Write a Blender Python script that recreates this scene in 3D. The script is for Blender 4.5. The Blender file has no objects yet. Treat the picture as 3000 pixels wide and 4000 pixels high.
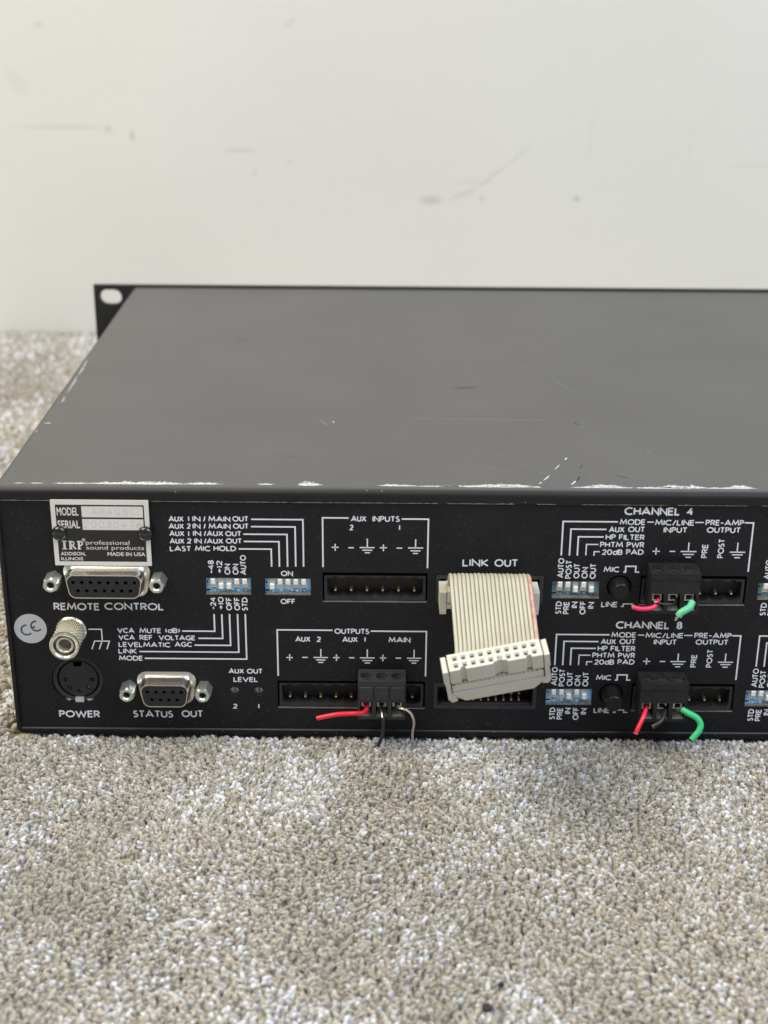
import bpy, bmesh, math, random
import numpy as np
from mathutils import Vector, Matrix
random.seed(7); rng=np.random.default_rng(11)
C=bpy.context.scene.collection
S=0.001                                   # all dimensions below are millimetres
sc=bpy.context.scene
# ---------------- camera ----------------
PITCH=math.atan(2285/5600.); ROLL=0.0078
cam=bpy.data.cameras.new('camera'); co=bpy.data.objects.new('camera',cam); C.objects.link(co)
fw=Vector((0,math.cos(PITCH),-math.sin(PITCH))); u0=Vector((0,math.sin(PITCH),math.cos(PITCH)))
rt=math.cos(ROLL)*Vector((1,0,0))+math.sin(ROLL)*u0; up=rt.cross(fw)
m=Matrix((rt,up,-fw)).transposed().to_4x4(); m.translation=Vector((122.505,-416.614,251.312))*S
co.matrix_world=m
cam.sensor_fit='VERTICAL'; cam.sensor_height=36; cam.sensor_width=27; cam.lens=50.4
cam.clip_start=0.01; cam.clip_end=50
cam.dof.use_dof=True; cam.dof.focus_distance=0.462; cam.dof.aperture_fstop=14
sc.camera=co
sc.render.resolution_x=768; sc.render.resolution_y=1024
# ---------------- room light ----------------
w=bpy.data.worlds.new('World'); sc.world=w; w.use_nodes=True
bg=w.node_tree.nodes['Background']; bg.inputs[0].default_value=(0.92,0.95,1.0,1); bg.inputs[1].default_value=0.36
def lamp(name,loc,target,sx,sy,power,col,spread=180):
    l=bpy.data.lights.new(name,'AREA'); l.shape='RECTANGLE'; l.size=sx; l.size_y=sy; l.energy=power; l.color=col
    l.spread=math.radians(spread)
    o=bpy.data.objects.new(name,l); C.objects.link(o); o.location=loc
    o.rotation_euler=(Vector(target)-Vector(loc)).to_track_quat('-Z','Y').to_euler(); return o
lamp('window_light',(1.3,-0.75,1.75),(0.2,0.25,0.0),1.6,1.6,37,(0.71,0.84,1.0))
lamp('ceiling_light',(-0.95,-0.3,1.9),(0.05,0.25,0.0),1.4,1.4,52,(1.0,0.885,0.66))
sc.view_settings.view_transform='Standard'; sc.view_settings.look='None'; sc.view_settings.gamma=1
sc.view_settings.exposure=0.0
# ---------------- materials ----------------
def mat(name,col,rough=.5,metal=0,ior=1.5,bump=None,var=None,coat=0,sss=0,trans=0,spec=None):
    """bump=(scale per metre, strength, distance m); var=(scale, amount, colour2)"""
    M=bpy.data.materials.new(name); M.use_nodes=True; nt=M.node_tree; N=nt.nodes; b=N['Principled BSDF']
    b.inputs['Base Color'].default_value=(*col,1); b.inputs['Roughness'].default_value=rough
    b.inputs['Metallic'].default_value=metal; b.inputs['IOR'].default_value=ior
    if coat: b.inputs['Coat Weight'].default_value=coat
    if spec is not None: b.inputs['Specular IOR Level'].default_value=spec
    if sss: b.inputs['Subsurface Weight'].default_value=sss; b.inputs['Subsurface Scale'].default_value=.001
    if trans: b.inputs['Transmission Weight'].default_value=trans
    g=N.new('ShaderNodeNewGeometry')
    if bump:
        t=N.new('ShaderNodeTexNoise'); t.inputs['Scale'].default_value=bump[0]; t.inputs['Detail'].default_value=3
        nt.links.new(g.outputs['Position'],t.inputs['Vector'])
        k=N.new('ShaderNodeBump'); k.inputs['Strength'].default_value=bump[1]; k.inputs['Distance'].default_value=bump[2]
        nt.links.new(t.outputs['Fac'],k.inputs['Height']); nt.links.new(k.outputs['Normal'],b.inputs['Normal'])
    if var:
        t=N.new('ShaderNodeTexNoise'); t.inputs['Scale'].default_value=var[0]; t.inputs['Detail'].default_value=4
        nt.links.new(g.outputs['Position'],t.inputs['Vector'])
        r=N.new('ShaderNodeValToRGB'); r.color_ramp.elements[0].position=.35; r.color_ramp.elements[1].position=.7
        r.color_ramp.elements[0].color=(*col,1); r.color_ramp.elements[1].color=(*var[1],1)
        nt.links.new(t.outputs['Fac'],r.inputs['Fac']); nt.links.new(r.outputs['Color'],b.inputs['Base Color'])
    return M
def dusty(M,scale,thr,col,amt=1.0):
    """sparse dust specks lying on a paint"""
    nt=M.node_tree; N=nt.nodes; b=N['Principled BSDF']; g=N.new('ShaderNodeNewGeometry')
    v=N.new('ShaderNodeTexVoronoi'); v.inputs['Scale'].default_value=scale; nt.links.new(g.outputs['Position'],v.inputs['Vector'])
    c=N.new('ShaderNodeMath'); c.operation='LESS_THAN'; c.inputs[1].default_value=thr; nt.links.new(v.outputs['Distance'],c.inputs[0])
    sp=N.new('ShaderNodeSeparateColor'); nt.links.new(v.outputs['Color'],sp.inputs[0])
    c2=N.new('ShaderNodeMath'); c2.operation='LESS_THAN'; c2.inputs[1].default_value=.22; nt.links.new(sp.outputs[0],c2.inputs[0])
    mu=N.new('ShaderNodeMath'); mu.operation='MULTIPLY'; nt.links.new(c.outputs[0],mu.inputs[0]); nt.links.new(c2.outputs[0],mu.inputs[1])
    m3=N.new('ShaderNodeMath'); m3.operation='MULTIPLY'; m3.inputs[1].default_value=amt; nt.links.new(mu.outputs[0],m3.inputs[0])
    mx=N.new('ShaderNodeMix'); mx.data_type='RGBA'; nt.links.new(m3.outputs[0],mx.inputs[0])
    s=b.inputs['Base Color']
    if s.is_linked: nt.links.new(s.links[0].from_socket,mx.inputs[6])
    else: mx.inputs[6].default_value=s.default_value
    mx.inputs[7].default_value=(*col,1); nt.links.new(mx.outputs[2],s)
    return M
def top_sheen(M,col=(.090,.0895,.093)):
    """grey on upward faces, painting in wall reflection and overhead light"""
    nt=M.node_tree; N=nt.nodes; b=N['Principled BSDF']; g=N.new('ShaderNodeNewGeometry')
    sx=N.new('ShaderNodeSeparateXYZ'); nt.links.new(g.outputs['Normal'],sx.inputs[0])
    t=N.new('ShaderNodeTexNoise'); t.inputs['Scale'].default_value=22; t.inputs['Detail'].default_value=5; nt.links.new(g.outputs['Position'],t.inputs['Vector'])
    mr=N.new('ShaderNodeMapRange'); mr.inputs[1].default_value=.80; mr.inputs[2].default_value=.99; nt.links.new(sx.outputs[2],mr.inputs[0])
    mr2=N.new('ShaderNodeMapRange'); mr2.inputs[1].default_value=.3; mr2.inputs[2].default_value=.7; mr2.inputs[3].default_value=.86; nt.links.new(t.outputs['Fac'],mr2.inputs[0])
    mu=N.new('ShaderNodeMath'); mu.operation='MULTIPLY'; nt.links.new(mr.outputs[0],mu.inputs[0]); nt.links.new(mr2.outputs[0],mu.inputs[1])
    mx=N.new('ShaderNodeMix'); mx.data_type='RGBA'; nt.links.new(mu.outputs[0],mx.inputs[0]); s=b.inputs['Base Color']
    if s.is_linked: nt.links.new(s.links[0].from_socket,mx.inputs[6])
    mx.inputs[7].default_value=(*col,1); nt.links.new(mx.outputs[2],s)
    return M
PANEL=dusty(mat('panel_black_paint',(.0085,.0087,.0118),.5,bump=(5200,.5,.00006),var=(90,(.0115,.0117,.015)),spec=.28),1100,.16,(.16,.16,.16),.55)
COVER=dusty(top_sheen(mat('cover_black_powder_coat',(.006,.006,.0075),.46,ior=1.5,bump=(3800,.5,.00007),var=(35,(.008,.008,.0095)),spec=.36)),420,.09,(.3,.3,.28),.6)  # upward grey paints in the lid's reflected light; the specks are dust
FRONTM=mat('rack_panel_black',(.012,.012,.013),.5,bump=(4000,.3,.00005))
INK=mat('white_silkscreen_ink',(.82,.84,.92),.55,var=(2500,(.74,.76,.86)))
SILV=mat('silver_plate',(.74,.725,.70),.42,metal=.1,var=(300,(.79,.77,.75)))
PBLK=mat('plate_black_print',(.016,.015,.016),.42)
EMB=mat('stamped_digit_shade',(.54,.57,.67),.3)  # bluish grey paints the shadow of stamped relief onto flat strokes
NICK=mat('nickel',(.80,.77,.69),.25,metal=.9)
KNURL=mat('knurled_nickel',(.64,.59,.46),.42,metal=.55)
BTN=mat('push_button_black',(.009,.009,.010),.35,spec=.35)
SHELL=mat('tinned_steel_shell',(.78,.74,.67),.27,metal=1,bump=(1500,.15,.00005))
ZINC=mat('zinc_hex_standoff',(.62,.68,.66),.30,metal=.85,bump=(2500,.06,.0001),var=(900,(.74,.76,.68)))
EDGE=mat('bare_cut_metal',(.50,.49,.46),.42,metal=.8,var=(1500,(.22,.21,.19)))
BARE=mat('bare_scratched_metal',(.70,.74,.75),.45,metal=.3,var=(1500,(.46,.48,.49)))
SCUFD=mat('dark_scuff',(.018,.018,.019),.6); SCUFL=mat('faint_scuff',(.135,.135,.135),.45); TRIM=mat('trimmer_metal',(.50,.50,.49),.35,metal=.5); DULL=mat('dull_scratch',(.36,.37,.37),.5,var=(1400,(.16,.16,.16)))
BLK=mat('black_nylon',(.019,.0195,.024),.4,bump=(1500,.2,.0001),var=(300,(.027,.028,.033)))
BLKD=mat('black_cavity_plastic',(.008,.008,.009),.5)
PLUG=mat('black_plug_housing',(.010,.0105,.013),.5,bump=(1800,.3,.0001),var=(450,(.019,.0195,.021)),spec=.4)
PLUG2=dusty(mat('dusty_charcoal_plug_housing',(.027,.029,.035),.52,bump=(1800,.3,.0001),var=(450,(.036,.038,.043))),1500,.12,(.2,.2,.2),.5)
GLOSS=mat('glossy_black_screw',(.008,.008,.008),.09,coat=.5)
SOCK=mat('socket_insert_charcoal',(.015,.015,.019),.5,bump=(1500,.2,.0001))
HOLE=mat('hole_dark',(.002,.002,.002),.7)
DULLBLUE=mat('dip_dull_teal_plastic',(.13,.26,.33),.55,var=(400,(.17,.30,.36)))  # duller teal for the switch bodies of the upper channel row
BLUE=mat('dip_blue_plastic',(.31,.59,.88),.4); CREAM=mat('dip_recess_cream',(.60,.57,.50),.5); WHITE=mat('dip_slider_white',(.88,.87,.84),.4)
DPRT=mat('dip_black_print',(.006,.008,.014),.6)
IDC=mat('cream_connector_plastic',(.60,.595,.56),.42,var=(120,(.57,.555,.50)))
RIB=mat('ribbon_grey_cream_pvc',(.50,.485,.40),.34,var=(130,(.45,.43,.34))); RIBR=mat('ribbon_red_edge_pvc',(.52,.26,.21),.4,var=(500,(.58,.40,.33)))
GOLD=mat('gold_pin',(.92,.62,.36),.3,metal=.88); BRASS=mat('brass_clamp',(.72,.62,.36),.3,metal=1); TIN=mat('tinned_clamp',(.78,.77,.72),.4,metal=.7)
PINKR=mat('red_pink_insulation',(.86,.035,.13),.28,sss=.1); RED=mat('red_insulation',(.86,.022,.06),.30,sss=.1)
REDEND=mat('cut_insulation_red',(.85,.22,.22),.5); GRN=mat('green_insulation',(.035,.50,.20),.42,sss=.1); GRNL=mat('pale_green_insulation',(.13,.56,.30),.42,sss=.1)
BW=mat('black_insulation',(.014,.014,.016),.3); BWS=mat('smoky_black_insulation',(.022,.022,.02),.25)
WIREM=mat('tinned_strands',(.66,.63,.56),.32,metal=.9,bump=(2500,.5,.0003)); STICK=mat('grey_round_sticker',(.50,.52,.57),.6,bump=(900,.1,.0001)); STKI=mat('sticker_print',(.06,.065,.085),.6)
FUNN=mat('funnel_grey',(.17,.165,.155),.55)
# ---------------- mesh helpers ----------------
class MB:
    def __init__(s): s.v=[]; s.f=[]
    def add(s,v,f):
        n=len(s.v); s.v+= [tuple(p) for p in v]; s.f+=[tuple(i+n for i in q) for q in f]; return s
    def box(s,x0,x1,y0,y1,z0,z1):
        return s.add([(x0,y0,z0),(x1,y0,z0),(x1,y1,z0),(x0,y1,z0),(x0,y0,z1),(x1,y0,z1),(x1,y1,z1),(x0,y1,z1)],
            [(0,3,2,1),(4,5,6,7),(0,1,5,4),(1,2,6,5),(2,3,7,6),(3,0,4,7)])
    def cbox(s,x0,x1,y0,y1,z0,z1,c):      # chamfered on the front (-y) face
        return s.rings([[(x0,y1,z0),(x1,y1,z0),(x1,y1,z1),(x0,y1,z1)],[(x0,y0+c,z0),(x1,y0+c,z0),(x1,y0+c,z1),(x0,y0+c,z1)],
            [(x0+c,y0,z0+c),(x1-c,y0,z0+c),(x1-c,y0,z1-c),(x0+c,y0,z1-c)]],cap0=True,cap1=True)
    def rings(s,R,cap0=False,cap1=False,closed=True):
        n=len(R[0]); b=len(s.v)
        for r in R: s.v+=[tuple(p) for p in r]
        for i in range(len(R)-1):
            for j in range(n if closed else n-1):
                k=(j+1)%n; s.f.append((b+i*n+j,b+i*n+k,b+(i+1)*n+k,b+(i+1)*n+j))
        if cap0: s.f.append(tuple(b+j for j in range(n))[::-1])
        if cap1: s.f.append(tuple(b+(len(R)-1)*n+j for j in range(n)))
        return s
    def lathe(s,cx,cz,prof,n=32,cap0=True,cap1=True):   # axis along y; prof=[(r,y)...]
        R=[[(cx+r*math.cos(2*math.pi*j/n),y,cz+r*math.sin(2*math.pi*j/n)) for j in range(n)] for r,y in prof]
        return s.rings(R,cap0,cap1)
    def tube(s,P,r,n=10,sub=5,cap=True):
        P=[Vector(p) for p in P]; Q=[]
        if len(P)>2:
            E=[P[0]*2-P[1]]+P+[P[-1]*2-P[-2]]
            for i in range(1,len(E)-2):
                for k in range(sub):
                    t=k/sub; a,b,c,d=E[i-1],E[i],E[i+1],E[i+2]
                    Q.append(.5*((2*b)+(c-a)*t+(2*a-5*b+4*c-d)*t*t+(3*b-a-3*c+d)*t**3))
            Q.append(P[-1])
        else: Q=P
        R=[]; ref=Vector((0,.3,1)).normalized()
        for i,p in enumerate(Q):
            d=(Q[min(i+1,len(Q)-1)]-Q[max(i-1,0)]).normalized()
            a=(ref-d*ref.dot(d)).normalized(); ref=a; b=d.cross(a)
            R.append([p+r*(math.cos(2*math.pi*j/n)*a+math.sin(2*math.pi*j/n)*b) for j in range(n)])
        return s.rings(R,cap,cap)
    def xf(s,fn): s.v=[tuple(fn(Vector(p))) for p in s.v]; return s
    def mesh(s,name,mt,smooth=None):
        me=bpy.data.meshes.new(name); me.from_pydata([(x*S,y*S,z*S) for x,y,z in s.v],[],s.f); me.materials.append(mt)
        bm=bmesh.new(); bm.from_mesh(me); bmesh.ops.recalc_face_normals(bm,faces=bm.faces); bm.to_mesh(me); bm.free()
        if smooth:
            me.shade_smooth(); me.set_sharp_from_angle(angle=math.radians(smooth))
        return me
    def build(s,name,mt,parent=None,loc=(0,0,0),smooth=None,label=None):
        return link(name,s.mesh(name,mt,smooth),parent,loc,label)
def link(name,me,parent=None,loc=(0,0,0),label=None):
    o=bpy.data.objects.new(name,me); C.objects.link(o); o.location=(loc[0]*S,loc[1]*S,loc[2]*S)
    if parent: o.parent=parent
    if label: o['label']=label
    return o
def thing(name,label,cat,loc=(0,0,0),group=None):
    o=bpy.data.objects.new(name,None); C.objects.link(o); o.location=(loc[0]*S,loc[1]*S,loc[2]*S); o.empty_display_size=.01
    o['label']=label; o['category']=cat
    if group: o['group']=group
    return o
def arc(cx,cz,rx,rz,a0,a1,n=12):
    return [(cx+rx*math.cos(math.radians(a0+(a1-a0)*i/n)),cz+rz*math.sin(math.radians(a0+(a1-a0)*i/n))) for i in range(n+1)]
def rr(x0,x1,z0,z1,r,n=4):
    r=min(r,(x1-x0)/2-.001,(z1-z0)/2-.001)
    return (arc(x1-r,z1-r,r,r,0,90,n)+arc(x0+r,z1-r,r,r,90,180,n)+arc(x0+r,z0+r,r,r,180,270,n)+arc(x1-r,z0+r,r,r,270,360,n))
def plate(outer,holes,y0,y1,axis='y'):
    """flat plate with real holes, outline in x-z, thickness y0..y1"""
    cu=bpy.data.curves.new('tmp','CURVE'); cu.dimensions='2D'; cu.fill_mode='BOTH'
    for P in [outer]+holes:
        sp=cu.splines.new('POLY'); sp.points.add(len(P)-1)
        for i,p in enumerate(P): sp.points[i].co=(p[0],p[1],0,1)
        sp.use_cyclic_u=True
    cu.extrude=(y1-y0)/2
    o=bpy.data.objects.new('tmp',cu); C.objects.link(o)
    dg=bpy.context.evaluated_depsgraph_get(); me=bpy.data.meshes.new_from_object(o.evaluated_get(dg))
    ym=(y0+y1)/2
    mb=MB()
    if axis=='y': V=[(v.co.x,ym+v.co.z,v.co.y) for v in me.vertices]
    else: V=[(v.co.x,v.co.y,ym+v.co.z) for v in me.vertices]
    mb.add(V,[tuple(p.vertices) for p in me.polygons])
    bpy.data.objects.remove(o); bpy.data.curves.remove(cu); bpy.data.meshes.remove(me)
    # weld so that recalculated normals are consistent
    bm=bmesh.new(); vs=[bm.verts.new(v) for v in mb.v]
    for f in mb.f:
        try: bm.faces.new([vs[i] for i in f])
        except ValueError: pass
    bmesh.ops.remove_doubles(bm,verts=bm.verts,dist=1e-4)
    bm.verts.index_update(); r=MB(); r.add([tuple(v.co) for v in bm.verts],[tuple(v.index for v in f.verts) for f in bm.faces]); bm.free()
    return r
def circ(cx,cz,r,n=32): return [(cx+r*math.cos(2*math.pi*i/n),cz+r*math.sin(2*math.pi*i/n)) for i in range(n)]
def rect(x0,x1,z0,z1): return [(x0,z0),(x1,z0),(x1,z1),(x0,z1)]
# ---------------- stroke lettering ----------------
O_=arc(.46,.5,.46,.5,90,450,22)
G={'A':(.92,[[(0,0),(.46,1),(.92,0)],[(.17,.3),(.75,.3)]]),
'B':(.56,[[(0,.54),(0,1),(.3,1)]+arc(.3,.77,.22,.23,90,-90,6)+[(0,.54)],[(0,.54),(.32,.54)]+arc(.32,.27,.24,.27,90,-90,7)+[(0,0),(0,.54)]]),
'C':(.80,[arc(.48,.5,.48,.5,50,310,16)]),
'D':(.74,[[(0,0),(0,1),(.25,1)]+arc(.25,.5,.49,.5,90,-90,12)+[(0,0)]]),
'E':(.5,[[(.5,1),(0,1),(0,0),(.5,0)],[(0,.53),(.45,.53)]]),
'F':(.48,[[(.48,1),(0,1),(0,0)],[(0,.52),(.42,.52)]]),
'G':(.86,[arc(.48,.5,.48,.5,50,330,16)+[(.90,.42),(.5,.42)]]),
'H':(.64,[[(0,0),(0,1)],[(.64,0),(.64,1)],[(0,.52),(.64,.52)]]),
'I':(.0,[[(0,0),(0,1)]]),
'K':(.62,[[(0,0),(0,1)],[(.58,1),(.06,.5),(.62,0)]]),
'L':(.46,[[(0,1),(0,0),(.46,0)]]),
'M':(.98,[[(0,0),(.14,1),(.49,.2),(.84,1),(.98,0)]]),
'N':(.70,[[(0,0),(0,1),(.70,0),(.70,1)]]),
'O':(.92,[O_]),
'P':(.52,[[(0,0),(0,1),(.26,1)]+arc(.26,.74,.26,.26,90,-90,8)+[(0,.48)]]),
'R':(.56,[[(0,0),(0,1),(.27,1)]+arc(.27,.74,.26,.26,90,-90,8)+[(0,.48)],[(.24,.48),(.56,0)]]),
'S':(.48,[arc(.26,.76,.22,.24,50,250,8)[:-1]+arc(.22,.26,.26,.26,70,-140,9)]),
'T':(.58,[[(0,1),(.58,1)],[(.29,1),(.29,0)]]),
'U':(.64,[[(0,1),(0,.32)]+arc(.32,.32,.32,.32,180,360,10)+[(.64,1)]]),
'V':(.84,[[(0,1),(.42,0),(.84,1)]]),
'W':(1.2,[[(0,1),(.3,0),(.6,.9),(.9,0),(1.2,1)]]),
'X':(.72,[[(0,0),(.68,1)],[(.04,1),(.72,0)]]),
'd':(.62,[arc(.32,.34,.32,.34,90,450,12),[(.64,1),(.64,0)]]),
'0':(.66,[arc(.33,.5,.33,.5,90,450,16)]),'1':(.0,[[(0,0),(0,1)]]),
'2':(.54,[arc(.27,.72,.25,.28,165,-35,8)+[(.0,0),(.54,0)]]),
'3':(.5,[arc(.24,.75,.22,.25,150,-90,8)+arc(.24,.27,.25,.27,90,-150,8)[1:]]),
'4':(.62,[[(.50,1),(.0,.36),(.62,.36)],[(.52,.62),(.46,0)]]),
'5':(.5,[[(.46,1),(.08,1),(.04,.56)]+arc(.22,.3,.27,.3,110,-140,9)]),
'6':(.54,[[(.42,1)]+arc(.27,.3,.27,.3,150,510,14)]),
'7':(.5,[[(0,1),(.5,1),(.15,0)]]),
'8':(.5,[arc(.25,.76,.21,.24,-90,270,12),arc(.25,.26,.25,.26,90,450,12)]),
'9':(.54,[[(.12,0)]+arc(.27,.7,.27,.3,-30,330,14)]),
'+':(.56,[[(0,.5),(.56,.5)],[(.28,.22),(.28,.78)]]),'-':(.42,[[(0,.45),(.42,.45)]]),'/':(.4,[[(0,-.03),(.4,1.03)]]),
'(':(.16,[arc(.5,.5,.5,.62,140,220,6)]),')':(.16,[arc(-.34,.5,.5,.62,-40,40,6)]),'.':(.0,[[(0,0),(0,.1)]]),' ':(.35,[])}
def stroke_mesh(polys,wd,y=-.03,dy=.004):
    mb=MB()
    for k,P in enumerate(polys):
        P=[Vector(p) for p in P]; Q=[P[0]]
        for p in P[1:]:
            if (p-Q[-1]).length>1e-3: Q.append(p)
        if len(Q)<2: continue
        closed=(Q[0]-Q[-1]).length<1e-2 and len(Q)>3
        if closed: Q=Q[:-1]
        n=len(Q); A=[];B=[]; h=wd/2; yy=y-dy*k
        for i in range(n):
            a=Q[i-1] if (i>0 or closed) else None; c=Q[(i+1)%n] if (i<n-1 or closed) else None
            d1=(Q[i]-a).normalized() if a is not None else None; d2=(c-Q[i]).normalized() if c is not None else None
            if d1 is None: d1=d2
            if d2 is None: d2=d1
            n1=Vector((-d1.y,d1.x)); n2=Vector((-d2.y,d2.x)); mt=(n1+n2)
            if mt.length<.25: mt=n1
            mt.normalize(); s=min(1/max(mt.dot(n1),.3),2.2)
            A.append(Q[i]+mt*h*s); B.append(Q[i]-mt*h*s)
        v=[(p.x,yy,p.y) for p in A]+[(p.x,yy,p.y) for p in B]
        mb.add(v,[(i,(i+1)%n,n+(i+1)%n,n+i) for i in range(n if closed else n-1)])
    return mb
def word_polys(s,x0,x1,z0,h,wd,gap=.24):
    adv=[]; x=0
    for ch in s: adv.append(x); x+=G[ch][0]+gap
    tot=x-gap
    W=(x1-x0)-wd; H=h-wd; sx=W/tot if tot>.05 else 1
    polys=[]
    for ch,a in zip(s,adv):
        for P in G[ch][1]:
            polys.append([(x0+wd/2+(a+px)*sx if tot>.05 else (x0+x1)/2, z0+wd/2+pz*H) for px,pz in P])
    return polys
def word(s,x0,x1,z0,h,rot=0,parent=None,wd=None,y=-.03,mt=None,dx=0,dz=0):
    wd=wd or (.50 if h>2.3 else .375)
    if rot==0: P=word_polys(s,x0,x1,z0,h,wd)
    else:      # reads upwards: word x -> world z ; word z -> -world x
        P=[[(z0-pz,px) for px,pz in Q] for Q in word_polys(s,x0,x1,0,h,wd)]
    P=[[(a+dx,b+dz) for a,b in Q] for Q in P]
    mb=stroke_mesh(P,wd,y)
    return mb.build('printed_lettering',mt or INK,parent)
def fword(s,x0,x1,z0,z1,parent,mt,y,offset=0,name='printed_lettering'):
    cu=bpy.data.curves.new('tmp','FONT'); cu.body=s; cu.size=1; cu.offset=offset; cu.resolution_u=3
    o=bpy.data.objects.new('tmp',cu); C.objects.link(o)
    dg=bpy.context.evaluated_depsgraph_get(); me=bpy.data.meshes.new_from_object(o.evaluated_get(dg))
    xs=[v.co.x for v in me.vertices]; ys=[v.co.y for v in me.vertices]
    ax,bx,ay,by=min(xs),max(xs),min(ys),max(ys)
    mb=MB().add([(x0+(v.co.x-ax)/(bx-ax)*(x1-x0),y,z0+(v.co.y-ay)/(by-ay)*(z1-z0)) for v in me.vertices],[tuple(p.vertices) for p in me.polygons])
    bpy.data.objects.remove(o); bpy.data.curves.remove(cu); bpy.data.meshes.remove(me)
    return mb.build(name,mt,parent)
def lines(L,parent,wd=.50,y=-.03,dx=0,fz=None):
    for P in L:
        Q=[(a+dx,fz(b) if fz else b) for a,b in P]
        stroke_mesh([Q],wd if max(abs(Q[0][0]-Q[-1][0]),abs(Q[0][1]-Q[-1][1]))>5 else wd*.8,y).build('printed_line',INK,parent)
# ---------------- printed text and lines on the rear panel (mm) ----------------
LEFT_T = [('AUX',54.7,59.5,77.5,1.85,0),('1',60.9,61.2,77.6,1.85,0),('IN',62.2,64.8,77.6,1.85,0),('/',65.6,66.4,77.6,1.85,0),('MAIN',67.2,74.2,77.6,1.85,0),('OUT',74.8,79.9,77.7,1.85,0),('AUX',54.6,59.5,75.0,1.85,0),('2',60.4,61.6,75.1,1.85,0),('IN',62.2,64.7,75.1,1.85,0),('/',65.6,66.4,75.1,1.85,0),('MAIN',67.2,74.2,75.1,1.85,0),('OUT',74.9,79.9,75.2,1.85,0),('AUX',54.7,59.5,72.5,1.85,0),('1',60.7,61.0,72.5,1.85,0),('IN',62.2,64.8,72.6,1.85,0),('/',65.6,66.4,72.6,1.85,0),('AUX',66.5,71.8,72.6,1.85,0),('OUT',72.4,77.5,72.6,1.85,0),('AUX',54.7,59.4,69.9,1.85,0),('2',60.2,61.6,70.0,1.85,0),('IN',62.5,64.9,70.0,1.85,0),('/',65.6,66.4,70.0,1.85,0),('AUX',66.4,71.7,70.0,1.85,0),('OUT',72.5,77.6,70.1,1.85,0),('LAST',54.6,61.4,67.3,1.85,0),('MIC',62.6,67.6,67.4,1.85,0),('HOLD',68.5,75.7,67.5,1.85,0),('-48',59.6,64.3,68.4,1.9,1),('+12',59.7,64.2,71.1,1.9,1),('ON',59.3,63.1,73.6,1.9,1),('ON',59.3,63.1,76.2,1.9,1),('AUTO',59.2,66.2,78.7,1.9,1),('-24',46.8,51.3,68.6,1.9,1),('+10',46.8,51.4,71.1,1.9,1),('OFF',46.6,51.3,73.7,1.9,1),('OFF',46.6,51.3,76.3,1.9,1),('STD',46.5,51.3,78.8,1.9,1),('ON',89.7,93.6,58.9,1.9,0),('OFF',89.4,94.2,49.0,1.9,0),('REMOTE',16.1,31.0,46.2,2.65,0),('CONTROL',32.5,51.7,46.4,2.65,0),('POWER',14.8,28.4,6.5,2.65,0),('STATUS',39.4,52.8,6.7,2.65,0),('OUT',55.6,62.8,6.9,2.65,0),('VCA',36.1,41.7,38.1,1.85,0),('MUTE',43.3,50.4,38.1,1.85,0),('(dB)',51.7,56.5,38.2,1.85,0),('VCA',36.3,41.7,35.6,1.85,0),('REF',43.2,47.5,35.6,1.85,0),('VOLTAGE',49.4,61.4,35.6,1.85,0),('LEVELMATIC',36.2,53.2,33.0,1.85,0),('AGC',54.5,60.3,33.2,1.85,0),('LINK',36.0,42.1,30.6,1.85,0),('MODE',36.0,43.9,28.0,1.85,0),('AUX',71.8,76.9,23.5,1.85,0),('OUT',77.8,83.0,23.5,1.85,0),('LEVEL',73.3,81.4,20.4,1.85,0),('2',72.9,74.3,10.3,1.85,0),('1',81.2,81.6,10.4,1.85,0),('AUX',112.1,117.0,78.0,1.95,0),('INPUTS',118.9,127.5,78.0,1.95,0),('2',111.7,112.9,75.0,1.95,0),('1',127.3,127.6,75.1,1.95,0),('OUTPUTS',106.7,118.0,38.4,1.95,0),('AUX',93.9,98.9,35.4,1.95,0),('2',100.9,102.3,35.4,1.95,0),('AUX',109.2,114.3,35.4,1.95,0),('1',116.5,116.8,35.5,1.95,0),('MAIN',124.3,131.5,35.4,1.95,0),('LINK',147.6,156.0,62.8,2.65,0),('OUT',157.8,165.3,62.8,2.65,0)]
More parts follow.
